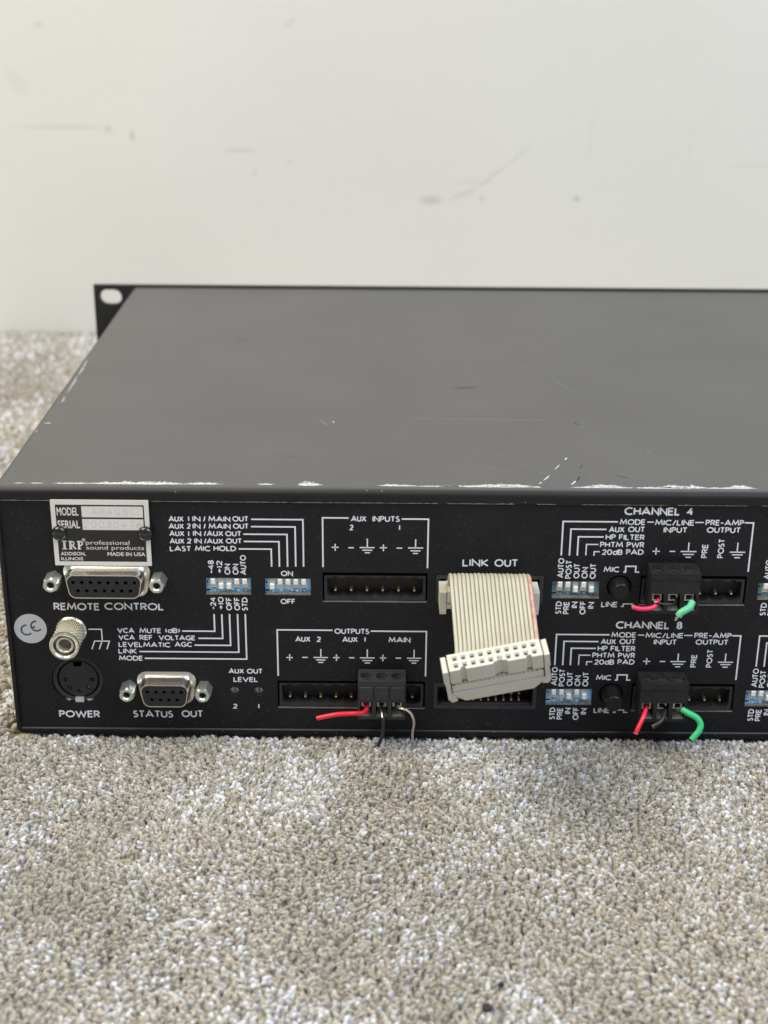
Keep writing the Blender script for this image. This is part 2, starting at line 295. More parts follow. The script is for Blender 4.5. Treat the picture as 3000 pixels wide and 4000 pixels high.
LEFT_L = [[(80.7,78.5),(97.0,78.5),(97.0,62.3)],[(80.6,76.0),(94.5,76.0),(94.5,62.3)],[(78.1,73.4),(91.9,73.4),(91.9,62.2)],[(78.2,70.9),(89.3,70.9),(89.3,62.2)],[(76.5,68.3),(86.8,68.3),(86.8,62.2)],[(57.2,39.0),(67.8,39.0),(67.8,45.2)],[(62.4,36.4),(70.3,36.4),(70.3,45.2)],[(61.0,33.9),(72.8,33.9),(72.8,45.3)],[(42.9,31.4),(75.4,31.4),(75.4,45.3)],[(44.5,28.9),(77.9,28.9),(77.9,45.3)],[(26.8,39.4),(31.0,39.4),(31.0,35.2)],[(27.4,32.1),(28.5,35.1),(33.3,35.1),(32.3,32.1)],[(30.9,35.1),(29.8,32.1)],[(111.4,79.2),(103.2,79.2),(103.2,62.2)],[(128.1,79.0),(136.5,79.0),(136.5,62.1)],[(106.0,69.1),(108.2,69.1)],[(107.1,70.3),(107.1,67.9)],[(111.3,69.0),(113.0,69.0)],[(117.3,72.2),(117.3,69.1)],[(114.9,69.1),(119.6,69.1)],[(115.7,68.2),(118.9,68.2)],[(116.5,67.3),(118.2,67.3)],[(121.3,69.1),(123.5,69.1)],[(122.4,70.2),(122.4,67.9)],[(126.6,69.0),(128.4,69.0)],[(132.6,72.1),(132.6,69.1)],[(130.2,69.1),(135.0,69.1)],[(131.0,68.1),(134.2,68.1)],[(131.8,67.2),(133.4,67.2)],[(106.1,39.7),(88.1,39.7),(88.1,22.8)],[(118.5,39.5),(136.6,39.5),(136.6,23.0)],[(90.9,29.6),(93.0,29.6)],[(92.0,30.8),(92.0,28.5)],[(96.1,29.7),(97.9,29.7)],[(102.2,32.8),(102.2,29.7)],[(99.8,29.7),(104.5,29.7)],[(100.6,28.8),(103.7,28.8)],[(101.3,27.9),(103.0,27.9)],[(106.2,29.7),(108.3,29.7)],[(107.3,30.9),(107.3,28.5)],[(111.4,29.7),(113.2,29.7)],[(117.4,32.8),(117.4,29.7)],[(115.0,29.7),(119.8,29.7)],[(115.8,28.7),(119.1,28.7)],[(116.6,27.8),(118.3,27.8)],[(121.5,29.7),(123.6,29.7)],[(122.5,30.9),(122.5,28.5)],[(126.7,29.7),(128.5,29.7)],[(132.7,32.8),(132.7,29.7)],[(130.4,29.7),(135.1,29.7)],[(131.1,28.8),(134.3,28.8)],[(131.9,27.9),(133.5,27.9)]]
CH_T = [('CHANNEL',197.9,215.4,80.9,2.75,0),('MODE',196.7,204.8,77.6,1.95,0),('AUX',193.4,198.4,75.0,1.95,0),('OUT',199.5,204.8,75.1,1.95,0),('HP',192.6,195.8,72.4,1.95,0),('FILTER',196.8,204.9,72.4,1.95,0),('PHTM',191.0,198.3,69.8,1.95,0),('PWR',199.4,205.0,69.8,1.95,0),('20dB',191.8,198.3,67.2,1.95,0),('PAD',199.4,205.0,67.3,1.95,0),('MIC',192.7,197.8,61.2,1.95,0),('LINE',192.7,198.0,48.8,1.95,0),('MIC/LINE',207.8,220.2,77.5,1.95,0),('PRE-AMP',223.7,235.8,77.6,1.95,0),('INPUT',210.7,218.2,75.0,1.95,0),('OUTPUT',224.3,235.0,75.1,1.95,0),('AUTO',59.0,66.0,180.0,1.95,1),('POST',58.8,65.3,182.5,1.95,1),('OUT',58.9,64.2,185.1,1.95,1),('ON',58.9,62.9,187.7,1.95,1),('OUT',58.8,64.2,190.3,1.95,1),('STD',46.2,50.8,180.0,1.95,1),('PRE',46.2,50.7,182.5,1.95,1),('IN',48.4,50.7,185.1,1.95,1),('OFF',46.1,50.9,187.8,1.95,1),('IN',48.2,50.6,190.4,1.95,1),('PRE',66.4,71.2,225.3,1.95,1),('POST',66.4,73.1,230.4,1.95,1)]
CH_L = [[(205.4,78.6),(207.4,78.6)],[(220.4,78.6),(223.1,78.6)],[(236.0,78.6),(238.8,78.6),(238.8,61.7)],[(196.1,78.6),(178.9,78.6),(178.9,66.9)],[(192.7,76.0),(181.5,76.0),(181.5,66.9)],[(192.0,73.4),(184.0,73.4),(184.0,66.9)],[(190.4,70.8),(186.7,70.8),(186.7,67.0)],[(191.1,68.3),(189.3,68.3),(189.3,66.9)],[(199.0,61.3),(199.7,61.3),(199.7,62.1),(199.7,63.3),(202.9,63.3),(202.9,61.3),(204.1,61.3)],[(199.1,49.1),(199.8,49.1),(199.8,50.0),(202.7,50.0),(202.7,49.1),(204.0,49.1)],[(207.8,68.6),(210.1,68.6)],[(208.9,69.8),(208.9,67.4)],[(213.2,68.6),(215.0,68.6)],[(219.1,71.7),(219.1,68.6)],[(216.7,68.6),(221.7,68.6)],[(217.5,67.6),(221.0,67.6)],[(218.4,66.6),(220.1,66.6)],[(234.6,71.8),(234.6,68.5)],[(232.3,68.5),(237.2,68.5)],[(233.1,67.6),(236.5,67.6)],[(233.9,66.6),(235.7,66.6)]]
# ================= setting =================
# floor under-sheet
xa,xb,ya,yb=-133.,388.,-223.,514.9; zt=-.7      # pile is built tuft by tuft inside this field; beyond it the sheet rises to pile height
fl=MB().add([(xa,ya,-3.6),(xb,ya,-3.6),(xb,yb,-3.6),(xa,yb,-3.6),(xa,ya,zt),(xb,ya,zt),(xb,yb,zt),(xa,yb,zt),(-3000,-3000,zt),(3000,-3000,zt),(3000,515,zt),(-3000,515,zt)],
 [(0,1,2,3),(0,4,5,1),(1,5,6,2),(2,6,7,3),(3,7,4,0),(8,9,5,4),(9,10,6,5),(10,11,7,6),(11,8,4,7)])
CARB=bpy.data.materials.new('carpet_backing'); CARB.use_nodes=True
def carpet_nodes(M,use_attr):
    nt=M.node_tree; N=nt.nodes; b=N['Principled BSDF']; b.inputs['Roughness'].default_value=.95; b.inputs['Specular IOR Level'].default_value=.15
    g=N.new('ShaderNodeNewGeometry')
    if use_attr:
        a=N.new('ShaderNodeAttribute'); a.attribute_name='yarn'; src=a.outputs['Color']
        b.inputs['Sheen Weight'].default_value=.8; b.inputs['Sheen Roughness'].default_value=.45
    else:
        v=N.new('ShaderNodeTexVoronoi'); v.inputs['Scale'].default_value=430; nt.links.new(g.outputs['Position'],v.inputs['Vector'])
        s=N.new('ShaderNodeSeparateColor'); nt.links.new(v.outputs['Color'],s.inputs[0])
        r=N.new('ShaderNodeValToRGB'); e=r.color_ramp.elements
        e[0].color=(.33,.30,.25,1); e[1].color=(.60,.59,.58,1); e.new(.5).color=(.44,.41,.36,1)
        nt.links.new(s.outputs[0],r.inputs['Fac']); src=r.outputs['Color']
    nt.links.new(src,b.inputs['Base Color'])
    if not use_attr:
        k=N.new('ShaderNodeBump'); k.inputs['Strength'].default_value=.8; k.inputs['Distance'].default_value=.0015; k.invert=True
        nt.links.new(v.outputs['Distance'],k.inputs['Height']); nt.links.new(k.outputs['Normal'],b.inputs['Normal']); b.inputs['Sheen Weight'].default_value=.5
carpet_nodes(CARB,False)
f=fl.build('floor',CARB); f['kind']='structure'
# wall with marks
WALL=bpy.data.materials.new('wall_emulsion_paint'); WALL.use_nodes=True
nt=WALL.node_tree; N=nt.nodes; b=N['Principled BSDF']; b.inputs['Roughness'].default_value=.6
g=N.new('ShaderNodeNewGeometry')
def noise(scale,detail=3):
    t=N.new('ShaderNodeTexNoise'); t.inputs['Scale'].default_value=scale; t.inputs['Detail'].default_value=detail; nt.links.new(g.outputs['Position'],t.inputs['Vector']); return t.outputs['Fac']
def ramp(src,p0,c0,p1,c1):
    r=N.new('ShaderNodeValToRGB'); r.color_ramp.elements[0].position=p0; r.color_ramp.elements[1].position=p1
    r.color_ramp.elements[0].color=(*c0,1); r.color_ramp.elements[1].color=(*c1,1); nt.links.new(src,r.inputs['Fac']); return r.outputs['Color']
cur=ramp(noise(7,4),.3,(.735,.73,.71),.7,(.765,.762,.745))
def mark(cx,cz,rx,rz,col,amt,ang=0):
    """soft smudge with its own shape on the wall"""
    global cur
    mp=N.new('ShaderNodeMapping'); mp.vector_type='TEXTURE'; mp.inputs['Location'].default_value=(cx*S,.515,cz*S); mp.inputs['Rotation'].default_value=(0,math.radians(-ang),0); mp.inputs['Scale'].default_value=(rx*S,1,rz*S)
    nt.links.new(g.outputs['Position'],mp.inputs['Vector'])
    gr=N.new('ShaderNodeTexGradient'); gr.gradient_type='SPHERICAL'; nt.links.new(mp.outputs[0],gr.inputs[0])
    rp=N.new('ShaderNodeMapRange'); rp.inputs[1].default_value=.0; rp.inputs[2].default_value=.5; rp.inputs[3].default_value=0; rp.inputs[4].default_value=amt
    nt.links.new(gr.outputs['Fac'],rp.inputs[0])
    mx=N.new('ShaderNodeMix'); mx.data_type='RGBA'; nt.links.new(rp.outputs[0],mx.inputs[0]); nt.links.new(cur,mx.inputs[6]); mx.inputs[7].default_value=(*col,1); cur=mx.outputs[2]
gy=(.33,.32,.29)
mark(151,88.5,9,3.6,gy,.32); mark(29.5,119,13,1.8,gy,.22); mark(245,90,2.3,2.0,(.2,.24,.27),.42); mark(184,90,1.4,2.0,gy,.4)
mark(-39,127.5,2.0,4.5,gy,.38); mark(-85,132.5,34,1.5,(.45,.42,.34),.3); mark(-54,131.5,3,2.6,(.45,.42,.33),.38)
mark(172,92.5,12,2.2,gy,.2,22); mark(190,104,13,1.3,gy,.26,38); mark(206,117,14,1.0,gy,.2,43); mark(178,100,16,1.2,(.5,.47,.4),.2)
mark(-93,194,4,2.5,gy,.18); mark(62,196,6,1.6,gy,.2,45); mark(38,105,2,2.5,gy,.18); mark(-110,160,6,12,gy,.10,30); mark(355,112,18,1,gy,.12); mark(315,125,.8,20,gy,.08); mark(252,130,.8,24,gy,.07); mark(60,112,3,2,gy,.14)
nt.links.new(cur,b.inputs['Base Color'])
bp=N.new('ShaderNodeBump'); bp.inputs['Strength'].default_value=.35; bp.inputs['Distance'].default_value=.0006; nt.links.new(noise(160,5),bp.inputs['Height']); nt.links.new(bp.outputs[0],b.inputs['Normal'])
wl=MB().box(-3000,3000,515,565,-4,2600).build('wall',WALL); wl['kind']='structure'

# ================= carpet pile =================
def carpet():
    pts=[]
    def grid(x0,x1,y0,y1,sp):
        nx=int((x1-x0)/sp); ny=int((y1-y0)/sp)
        X,Y=np.meshgrid(np.arange(nx),np.arange(ny)); X=X.ravel();Y=Y.ravel()
        p=np.stack([x0+(X+.5*(Y%2))*sp,y0+Y*sp],1)+rng.normal(0,sp*.26,(len(X),2)); return p
    a=grid(-12,258,-190,.2,1.17)
    pts.append(a); pts.append(grid(-135,-.8,.2,513,2.1)); pts.append(grid(-135,-12,-225,.2,2.3)); pts.append(grid(258,390,-225,.2,2.3)); pts.append(grid(-12,258,-225,-190,2.2))
    p=np.concatenate(pts); n=len(p)
    # yarn colours: heathered mix, correlated in soft patches
    def patch(sc_,seed):
        r=np.random.default_rng(seed); s=np.zeros(n)
        for k in range(7):
            th=r.uniform(0,6.28); q=r.uniform(.5,1.6)/sc_; s+=np.sin((p[:,0]*np.cos(th)+p[:,1]*np.sin(th))*q*2+r.uniform(0,6.28))
        return s/2.6
    tone=rng.random(n)+.10*patch(11,3)+.11*patch(30,5)-.02
    cols=np.array([(.305,.275,.235),(.355,.325,.285),(.395,.37,.337),(.46,.415,.355),(.50,.50,.512),(.66,.68,.745)])

    idx=np.clip(np.digitize(tone,[.18,.42,.58,.74,.90]),0,5)
    col=cols[idx]*rng.uniform(.88,1.10,(n,1))*(1+.05*patch(34,21))[:,None]
    col[:,2]*=rng.uniform(.93,1.05,n)
    rad=rng.uniform(.60,1.02,n)*np.where((p[:,0]<-12)|(p[:,0]>258)|(p[:,1]<-190)|(p[:,1]>.3),1.6,1)*np.where(idx>=4,1.1,1.0); hgt=rng.uniform(3.55,4.15,n)+.25*patch(9,3)
    hgt=np.where((p[:,1]>-1.6)&(p[:,0]>-1)&(p[:,1]<5),hgt-.3,hgt)
    lean=rng.normal(0,.75,(n,2))+np.stack([.35*patch(30,8),.35*patch(30,9)],1); ph=rng.uniform(0,6.28,n)
    K=5; rings=[(.2,.7),(.66,1.0),(.93,.66)]
    nv=K*len(rings)+1; V=np.zeros((n,nv,3)); 
    for ri,(t,rr_) in enumerate(rings):
        for k in range(K):
            ang=ph+2*math.pi*k/K+t*1.2
            jr=rr_*rad*rng.uniform(.78,1.25,n)
            V[:,ri*K+k,0]=p[:,0]+lean[:,0]*t*t*1.3+jr*np.cos(ang); V[:,ri*K+k,1]=p[:,1]+lean[:,1]*t*t*1.3+jr*np.sin(ang)*.9
            V[:,ri*K+k,2]=-3.6+t*hgt+rng.uniform(-.2,.2,n)*(t>0)
    V[:,-1,0]=p[:,0]+lean[:,0]*1.35; V[:,-1,1]=p[:,1]+lean[:,1]*1.35; V[:,-1,2]=-3.6+hgt*1.02
    F=[]
    for ri in range(len(rings)-1):
        for k in range(K):
            a0=ri*K+k;a1=ri*K+(k+1)%K; F+= [(a0,a1,a1+K),(a0,a1+K,a0+K)]
    b0=(len(rings)-1)*K
    F+=[(b0+k,b0+(k+1)%K,nv-1) for k in range(K)]
    F=np.array(F)
    # loose fibre ends: slim curved blades round the tip
    NF=6; W=np.zeros((n,NF*4,3)); FF=[]
    for q in range(NF):
        a=ph+2*math.pi*(q+rng.uniform(-.3,.3,n))/NF; r0=rad*rng.uniform(.35,.9,n); r1=rad*rng.uniform(.9,1.75,n); h0=hgt*rng.uniform(.55,.8,n); h1=hgt*rng.uniform(.84,1.14,n)
        wd=.11; ca,sa=np.cos(a),np.sin(a); bx=p[:,0]+lean[:,0]*.8; by=p[:,1]+lean[:,1]*.8
        W[:,q*4+0]=np.stack([bx+r0*ca-wd*sa,by+r0*sa+wd*ca,-3.6+h0],1)
        W[:,q*4+1]=np.stack([bx+r0*ca+wd*sa,by+r0*sa-wd*ca,-3.6+h0],1)
        rm=(r0+r1)*.52
        W[:,q*4+2]=np.stack([bx+rm*ca+wd*.8*sa,by+rm*sa-wd*.8*ca,-3.6+(h0*.35+h1*.65)],1)
        W[:,q*4+3]=np.stack([bx+r1*ca,by+r1*sa,-3.6+h1],1)
        o=nv+q*4; FF+=[(o,o+1,o+2),(o,o+2,o+3)]
    V=np.concatenate([V,W],1); F=np.concatenate([F,np.array(FF)]); nv2=V.shape[1]
    allF=(F[None]+ (np.arange(n)*nv2)[:,None,None]).reshape(-1,3)
    me=bpy.data.meshes.new('carpet_pile'); me.vertices.add(n*nv2); me.vertices.foreach_set('co',(V.reshape(-1)*S).astype(np.float32))
    nf=len(allF); me.loops.add(nf*3); me.loops.foreach_set('vertex_index',allF.reshape(-1).astype(np.int32))
    me.polygons.add(nf); me.polygons.foreach_set('loop_start',np.arange(0,nf*3,3,dtype=np.int32))
    me.update(calc_edges=True)
    me.polygons.foreach_set('use_smooth',np.ones(nf,dtype=bool))
    ca=me.color_attributes.new('yarn','FLOAT_COLOR','POINT'); cc=np.ones((n,nv2,4),dtype=np.float32); cc[:,:,:3]=col[:,None,:]*rng.uniform(.93,1.07,(n,nv2,1)); ca.data.foreach_set('color',cc.reshape(-1))
    M=bpy.data.materials.new('carpet_yarn'); M.use_nodes=True; carpet_nodes(M,True); me.materials.append(M); me.validate()
    o=link('carpet_pile',me); o['kind']='stuff'; o['label']='heathered beige and grey cut pile carpet under the rack unit'
    print('carpet tufts',n,'tris',nf)
carpet()
CRUMB=mat('dark_crumb',(.03,.027,.024),.8)
for k,(x,y,r,lab) in enumerate(((153.4,-122.5,.8,'smaller dark fleck of dirt in the carpet near the bottom edge'),(149.4,-131.0,1.15,'larger dark fleck of dirt in the carpet at the very bottom edge'))):
    bm=bmesh.new(); bmesh.ops.create_icosphere(bm,subdivisions=2,radius=r*S)
    for v in bm.verts: v.co*=random.uniform(.7,1.2); v.co.x*=1.25
    me=bpy.data.meshes.new('dirt_fleck'); bm.to_mesh(me); bm.free(); me.materials.append(CRUMB)
    o=link('dirt_fleck',me,loc=(x,y,.9)); o['label']=lab; o['category']='dirt fleck'; o['group']='flecks of dirt in the carpet'

# ================= the rack unit =================
mix=thing('rack_mixer','black rack mount audio mixer seen from its connector side, lying flat on the carpet','audio mixer')
X1=444.0
def ring(i0,top,y,r):   # rounded rectangle in x-z at depth y
    return [(x,y,z) for x,z in rr(i0,X1-i0,i0,89.0-top,r,5)]
R=[]
inner=[(x,z) for x,z in rr(1.8,X1-1.8,2.7,84.5,.5,5)]
R.append([(x,.3,z) for x,z in inner]); R.append([(x,-.75,z) for x,z in inner]); R.append([(x,-.9,z) for x,z in rr(1.7,X1-1.7,2.55,84.65,.6,5)])
for k in range(8):
    a=math.radians(90*k/7); R.append(ring(.8*(1-math.sin(a)),2.5*(1-math.sin(a)),-.9+(1-math.cos(a))*2.8,2.4))
R.append(ring(0,0,266,2.4))
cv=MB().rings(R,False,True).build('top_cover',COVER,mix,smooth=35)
# rear panel with real cut-outs
TH=1.2
opA=(103.0,136.6,50.0,60.3); opB=(87.8,136.5,10.8,21.0); opL1=(139.2,173.9,49.7,59.9); opL2=(139.2,173.6,10.9,20.7)
DZ8=-39.15
COLS=[0,66.04]
holes=[rect(*opA),rect(*opB),rect(*opL1),rect(*opL2),rect(65.6,80.05,52.3,58.1),rect(84.6,99.2,52.3,58.1),circ(21.9,20.4,8.55,40),circ(73.5,16.7,1.85,20),circ(81.55,16.7,1.85,20)]
openings=[opA,opB,(65.6,80.05,52.3,58.1),(84.6,99.2,52.3,58.1)]
for dx in COLS:
    for dz in (0,DZ8):
        for o4 in ((176.6,191.8,51.95,57.85),(204.75,238.8,49.75,60.1)):
            h=(o4[0]+dx,o4[1]+dx,o4[2]+dz,o4[3]+dz); holes.append(rect(*h)); openings.append(h)
        holes.append(circ(198.05+dx,56.1+dz,4.0,32))
plate(rect(1.75,X1-1.75,2.65,84.55),holes,0,TH).build('rear_panel',PANEL,mix)
plate(rect(1.75,X1-1.75,2.65,84.55),[],12,12.5).build('inner_chassis',HOLE,mix)
def cut_edge(h,t=.16):   # bare metal lip where the punch went through the paint
    n=14; xs=np.linspace(h[0]+.05,h[1]-.05,n)
    mb=MB(); T=[h[2]+t*random.uniform(.35,1.3) for _ in xs]
    mb.rings([[(x,.0-.035,h[2]-.07),(x,-.035,z),(x,TH-.1,z),(x,TH-.1,h[2]-.01)] for x,z in zip(xs,T)],True,True)
    mb.build('cut_edge',EDGE,mix)
for h in openings: cut_edge(h)
for h in openings[2:]:
    if h[1]-h[0]<16: cut_edge((h[0],h[1],h[2]+.3,h[3]),.45)
# front rack panel with slots, seen behind the cover
def slot(cx,cz,w,h): 
    r=h/2; return arc(cx+w/2-r,cz,r,r,-90,90,10)+arc(cx-w/2+r,cz,r,r,90,270,10)
sl=[slot(x,z,10.6,7.4) for x in (-10.9,X1+10.9) for z in (84.3-.2,6.2)]
plate(rect(-19,X1+19,.4,89.9),sl,266.5,269.6).build('front_rack_panel',FRONTM,mix,label='black rack panel with oval mounting slots at its ends')
# scratches on the cover
def strip(xa,xb,ya,yb,w,mt,name,jag=.7,z=89.015,n=None,fade=True):
    L=math.hypot(xb-xa,yb-ya); n=n or max(4,int(L/.8)); dxn,dyn=(xb-xa)/L,(yb-ya)/L; V=[]
    for i in range(n+1):
        t=i/n; e=min(1,4*t,4*(1-t)) if fade else 1
        cx=xa+(xb-xa)*t; cy=ya+(yb-ya)*t; u=w*e*random.uniform(1-jag,1+jag)+.02; l=w*e*random.uniform(1-jag,1)*.6+.02
        V+= [(cx-dyn*u,cy+dxn*u,z),(cx+dyn*l,cy-dxn*l,z)]
    return MB().add(V,[(2*i,2*i+2,2*i+3,2*i+1) for i in range(n)]).build(name,mt,mix)
for a,b_,y,w in ((6.7,9.1,2.8,.3),(11.8,15.2,2.8,.3),(18.7,30,2.8,.42),(29,62.1,3.0,.85),(60,71.2,3.2,.6),(83,87.6,3.3,.5),(95.6,102.5,3.1,1.2),(121,132,3.0,.6),(131,149,2.7,.3),(139,171,2.75,.55),(150,169,3.6,.7),(159.4,161,3.2,.25),(168.3,171.5,2.6,.45),(181,202,2.7,.5),(186,197,3.6,.8),(200,222,2.65,.55),(208,224,3.3,1.0),(222,239.5,2.9,.45),(231,238,3.8,.8),(262,300,2.8,.5)):
    strip(a-.8,b_+.8,y+.15,y+.15,w*1.6,DULL,'dull_wear',.9,z=89.008,n=int((b_-a)/.6)+3)
    strip(a,b_,y,y,w*1.35,BARE,'bare_scratch',.75,n=int((b_-a)/.45)+3)
for a,b_ in ((98,112),(116,121),(126,131),(158,162),(12,16)):
    for k in range(5):
        x=random.uniform(a,b_); strip(x,x+random.uniform(.6,2.5),-.05,-.05,.12,BARE,'bare_scratch',.6,z=87.93)
for a,b_ in ((0,17.6),(49.5,92),(93,139),(142,163),(170,176),(184,211),(214,236),(240,262)):
    n=int((b_-a)/1.1); V=[]
    for i in range(n+1):
        x=a+(b_-a)*i/n; V+=[(x+.3,-.915,84.62),(x+.3,-.915,84.66+random.uniform(.02,.17))]
    MB().add(V,[(2*i,2*i+2,2*i+3,2*i+1) for i in range(n)]).build('worn_lip_edge',EDGE,mix)
for p in ((.9,142.6,1.5,118),(1.4,120,1.9,96),(1.9,93,2.4,84)):
    strip(p[0]+1.5,p[2]+1.6,p[1],p[3],.8,SCUFL,'edge_wear',.8,n=26)
    strip(p[0]+1.5,p[2]+1.6,p[1]-1,p[3]+1,.45,DULL,'edge_wear',.95,z=89.03,n=20)
strip(2.4,5.4,61.5,60.8,.6,DULL,'edge_wear',.8); strip(1.6,2.1,54,51.5,.35,DULL,'edge_wear',.8); strip(3.5,5.5,221,223,1.0,SCUFL,'edge_wear',.8)
strip(1.0,4,233,236,.7,SCUFL,'edge_wear',.8)
for (a,b_,c,d,w,mt) in ((182.8,181.9,30.2,27.6,.3,BARE),(179.8,177.5,23.5,18.4,.22,BARE),(175.5,172.8,13.5,8.2,.28,BARE),(172.4,171.2,7.4,5.6,.35,BARE),
    (187.5,186,24,19.9,.22,SCUFD),(185,183.6,13,8.4,.4,SCUFD),(183.2,181.4,8.6,5,.4,BARE),(147.7,158.5,105.9,108.2,.6,SCUFD),(58.7,65.8,168.6,176.1,.4,SCUFD),(52.6,59.5,192.6,193.4,.35,SCUFL),
    (124.7,188.5,69.4,69.0,.3,SCUFL),(160,172.8,155,144.1,.22,SCUFL),(172.8,186,144.1,124,.22,SCUFL),(186,197.7,124,92,.22,SCUFL),(188.5,192,69.0,60,.4,SCUFL),(99,103,68,60,.4,SCUFL),(188.5,191.5,69.4,62,.2,SCUFL),(160,176,32,12,.13,SCUFL),(150,170,22,14,.12,SCUFL),(155,174,38,22,.1,SCUFL),(196,201,14,11,.3,SCUFD),(86,94,30,28.5,.14,SCUFD),(104,104.6,66,64,.3,BARE),(210,211.6,36,35.6,.2,DULL)):
    strip(a,b_,c,d,w,mt,'scuff',.5,z=89.02)
# ---- lettering ----
for t in LEFT_T: word(*t,parent=mix)
lines(LEFT_L,mix)
def z8(z): return z-39.1-max(0,z-61)*.038
for dx,nums in zip(COLS,(('4','8'),('3','7'))):
    for row in (0,1):
        fz=(lambda z:z) if row==0 else z8
        for t in CH_T:
            if t[5]==0: word(t[0],t[1],t[2],fz(t[3]),t[4],0,parent=mix,dx=dx,wd=.56 if t[0]=='CHANNEL' else None)
            else: word(t[0],fz(t[1]),fz(t[1])+t[2]-t[1],t[3],t[4],1,parent=mix,dx=dx)
        word(nums[row],217.6,219.5,fz(80.9),2.75,0,parent=mix,dx=dx,wd=.56)
        lines(CH_L,mix,dx=dx,fz=fz)
# ---- name plate ----
npl=plate(rr(18.15,48.85,62.7,85.1,.2,2),[],-1.3,-.95).build('name_plate',SILV,mix)
YP=-1.315
def pf(x0,x1,z0,z1,mt,y,nm='plate_print'): return MB().add([(x0,y,z0),(x1,y,z0),(x1,y,z1),(x0,y,z1)],[(0,1,2,3)]).build(nm,mt,npl)
pf(19.6,47.4,64.1,83.5,PBLK,YP); pf(27.8,47.0,79.3,83.0,SILV,YP-.012,'model_field'); pf(27.8,47.0,75.0,78.7,SILV,YP-.012,'serial_field')
YT=YP-.024
fword('MODEL',20.0,26.8,79.8,82.6,npl,SILV,YT,.022); fword('SERIAL',20.0,27.0,75.5,78.2,npl,SILV,YT,.022)
fword('professional',28.4,42.2,69.5,71.4,npl,SILV,YT); fword('sound products',28.4,46.7,67.8,69.6,npl,SILV,YT)
fword('ADDISON,',20.2,28.1,65.95,67.4,npl,SILV,YT,.022); fword('ILLINOIS',20.2,27.2,64.45,65.6,npl,SILV,YT,.022); fword('MADE IN USA',35.0,47.0,66.1,67.4,npl,SILV,YT,.022)
irp=[([(21.6,68.3),(21.6,71.2)],.75),([(20.8,68.4),(22.4,68.4)],.3),([(20.8,71.1),(22.4,71.1)],.3),
 ([(23.5,68.3),(23.5,71.2)],.7),([(22.9,68.4),(24.1,68.4)],.3),([(22.9,71.0),(23.9,71.0)]+arc(23.9,70.35,.75,.65,90,-90,6)+[(23.7,69.7)],.4),([(24.1,69.7),(25.1,68.35)],.55),
 ([(26.2,68.3),(26.2,71.2)],.7),([(25.6,68.4),(26.8,68.4)],.3),([(25.6,71.0),(26.6,71.0)]+arc(26.6,70.3,.7,.7,90,-90,6)+[(26.4,69.6)],.4)]
for k,(P,wd) in enumerate(irp): stroke_mesh([P],wd,YT-.003*k).build('plate_logo_stroke',SILV,npl)
stroke_mesh([arc(27.75,71.5,.5,.5,0,360,14),*[[(x+27.55,z+71.25) for x,z in P] for P in ([(0,0),(0,.5),(.3,.5),(.3,.25),(0,.25)],)]],.14,YT).build('registered_mark',SILV,npl)
for s_,x0,x1,z0,h in (('A',31,32.7,80.1,2.3),('M',33.3,35.1,80.1,2.3),('4',35.8,37.4,80.1,2.3),('0',38.3,39.9,80.1,2.3),('8',40.7,42.2,80.1,2.3),('C',43,44.5,80.1,2.3)):
    stroke_mesh(word_polys(s_,x0,x1,z0,h,.2),.2,YT).build('stamped_character',EMB,npl)
for i,ch in enumerate('20030476'):
    stroke_mesh(word_polys(ch,28.2+i*2.36,29.8+i*2.36,75.6,2.4,.2),.2,YT).build('stamped_character',EMB,npl)
dome=MB().lathe(0,0,[(2.45,0),(2.45,-.35)]+[(2.45*math.cos(a),-.35-1.5*math.sin(a)) for a in [math.radians(x) for x in (15,30,45,60,75)]],32,False,False)
dome.add([(0,-1.85,0)],[]); 
n_=len(dome.v)-1; dome.f+=[(n_-32+j,n_-32+(j+1)%32,n_) for j in range(32)]
dm=dome.mesh('dome_screw',GLOSS,smooth=60)
for x in (20.35,47.5): link('dome_screw',dm,mix,(x,-1.3,73.9))
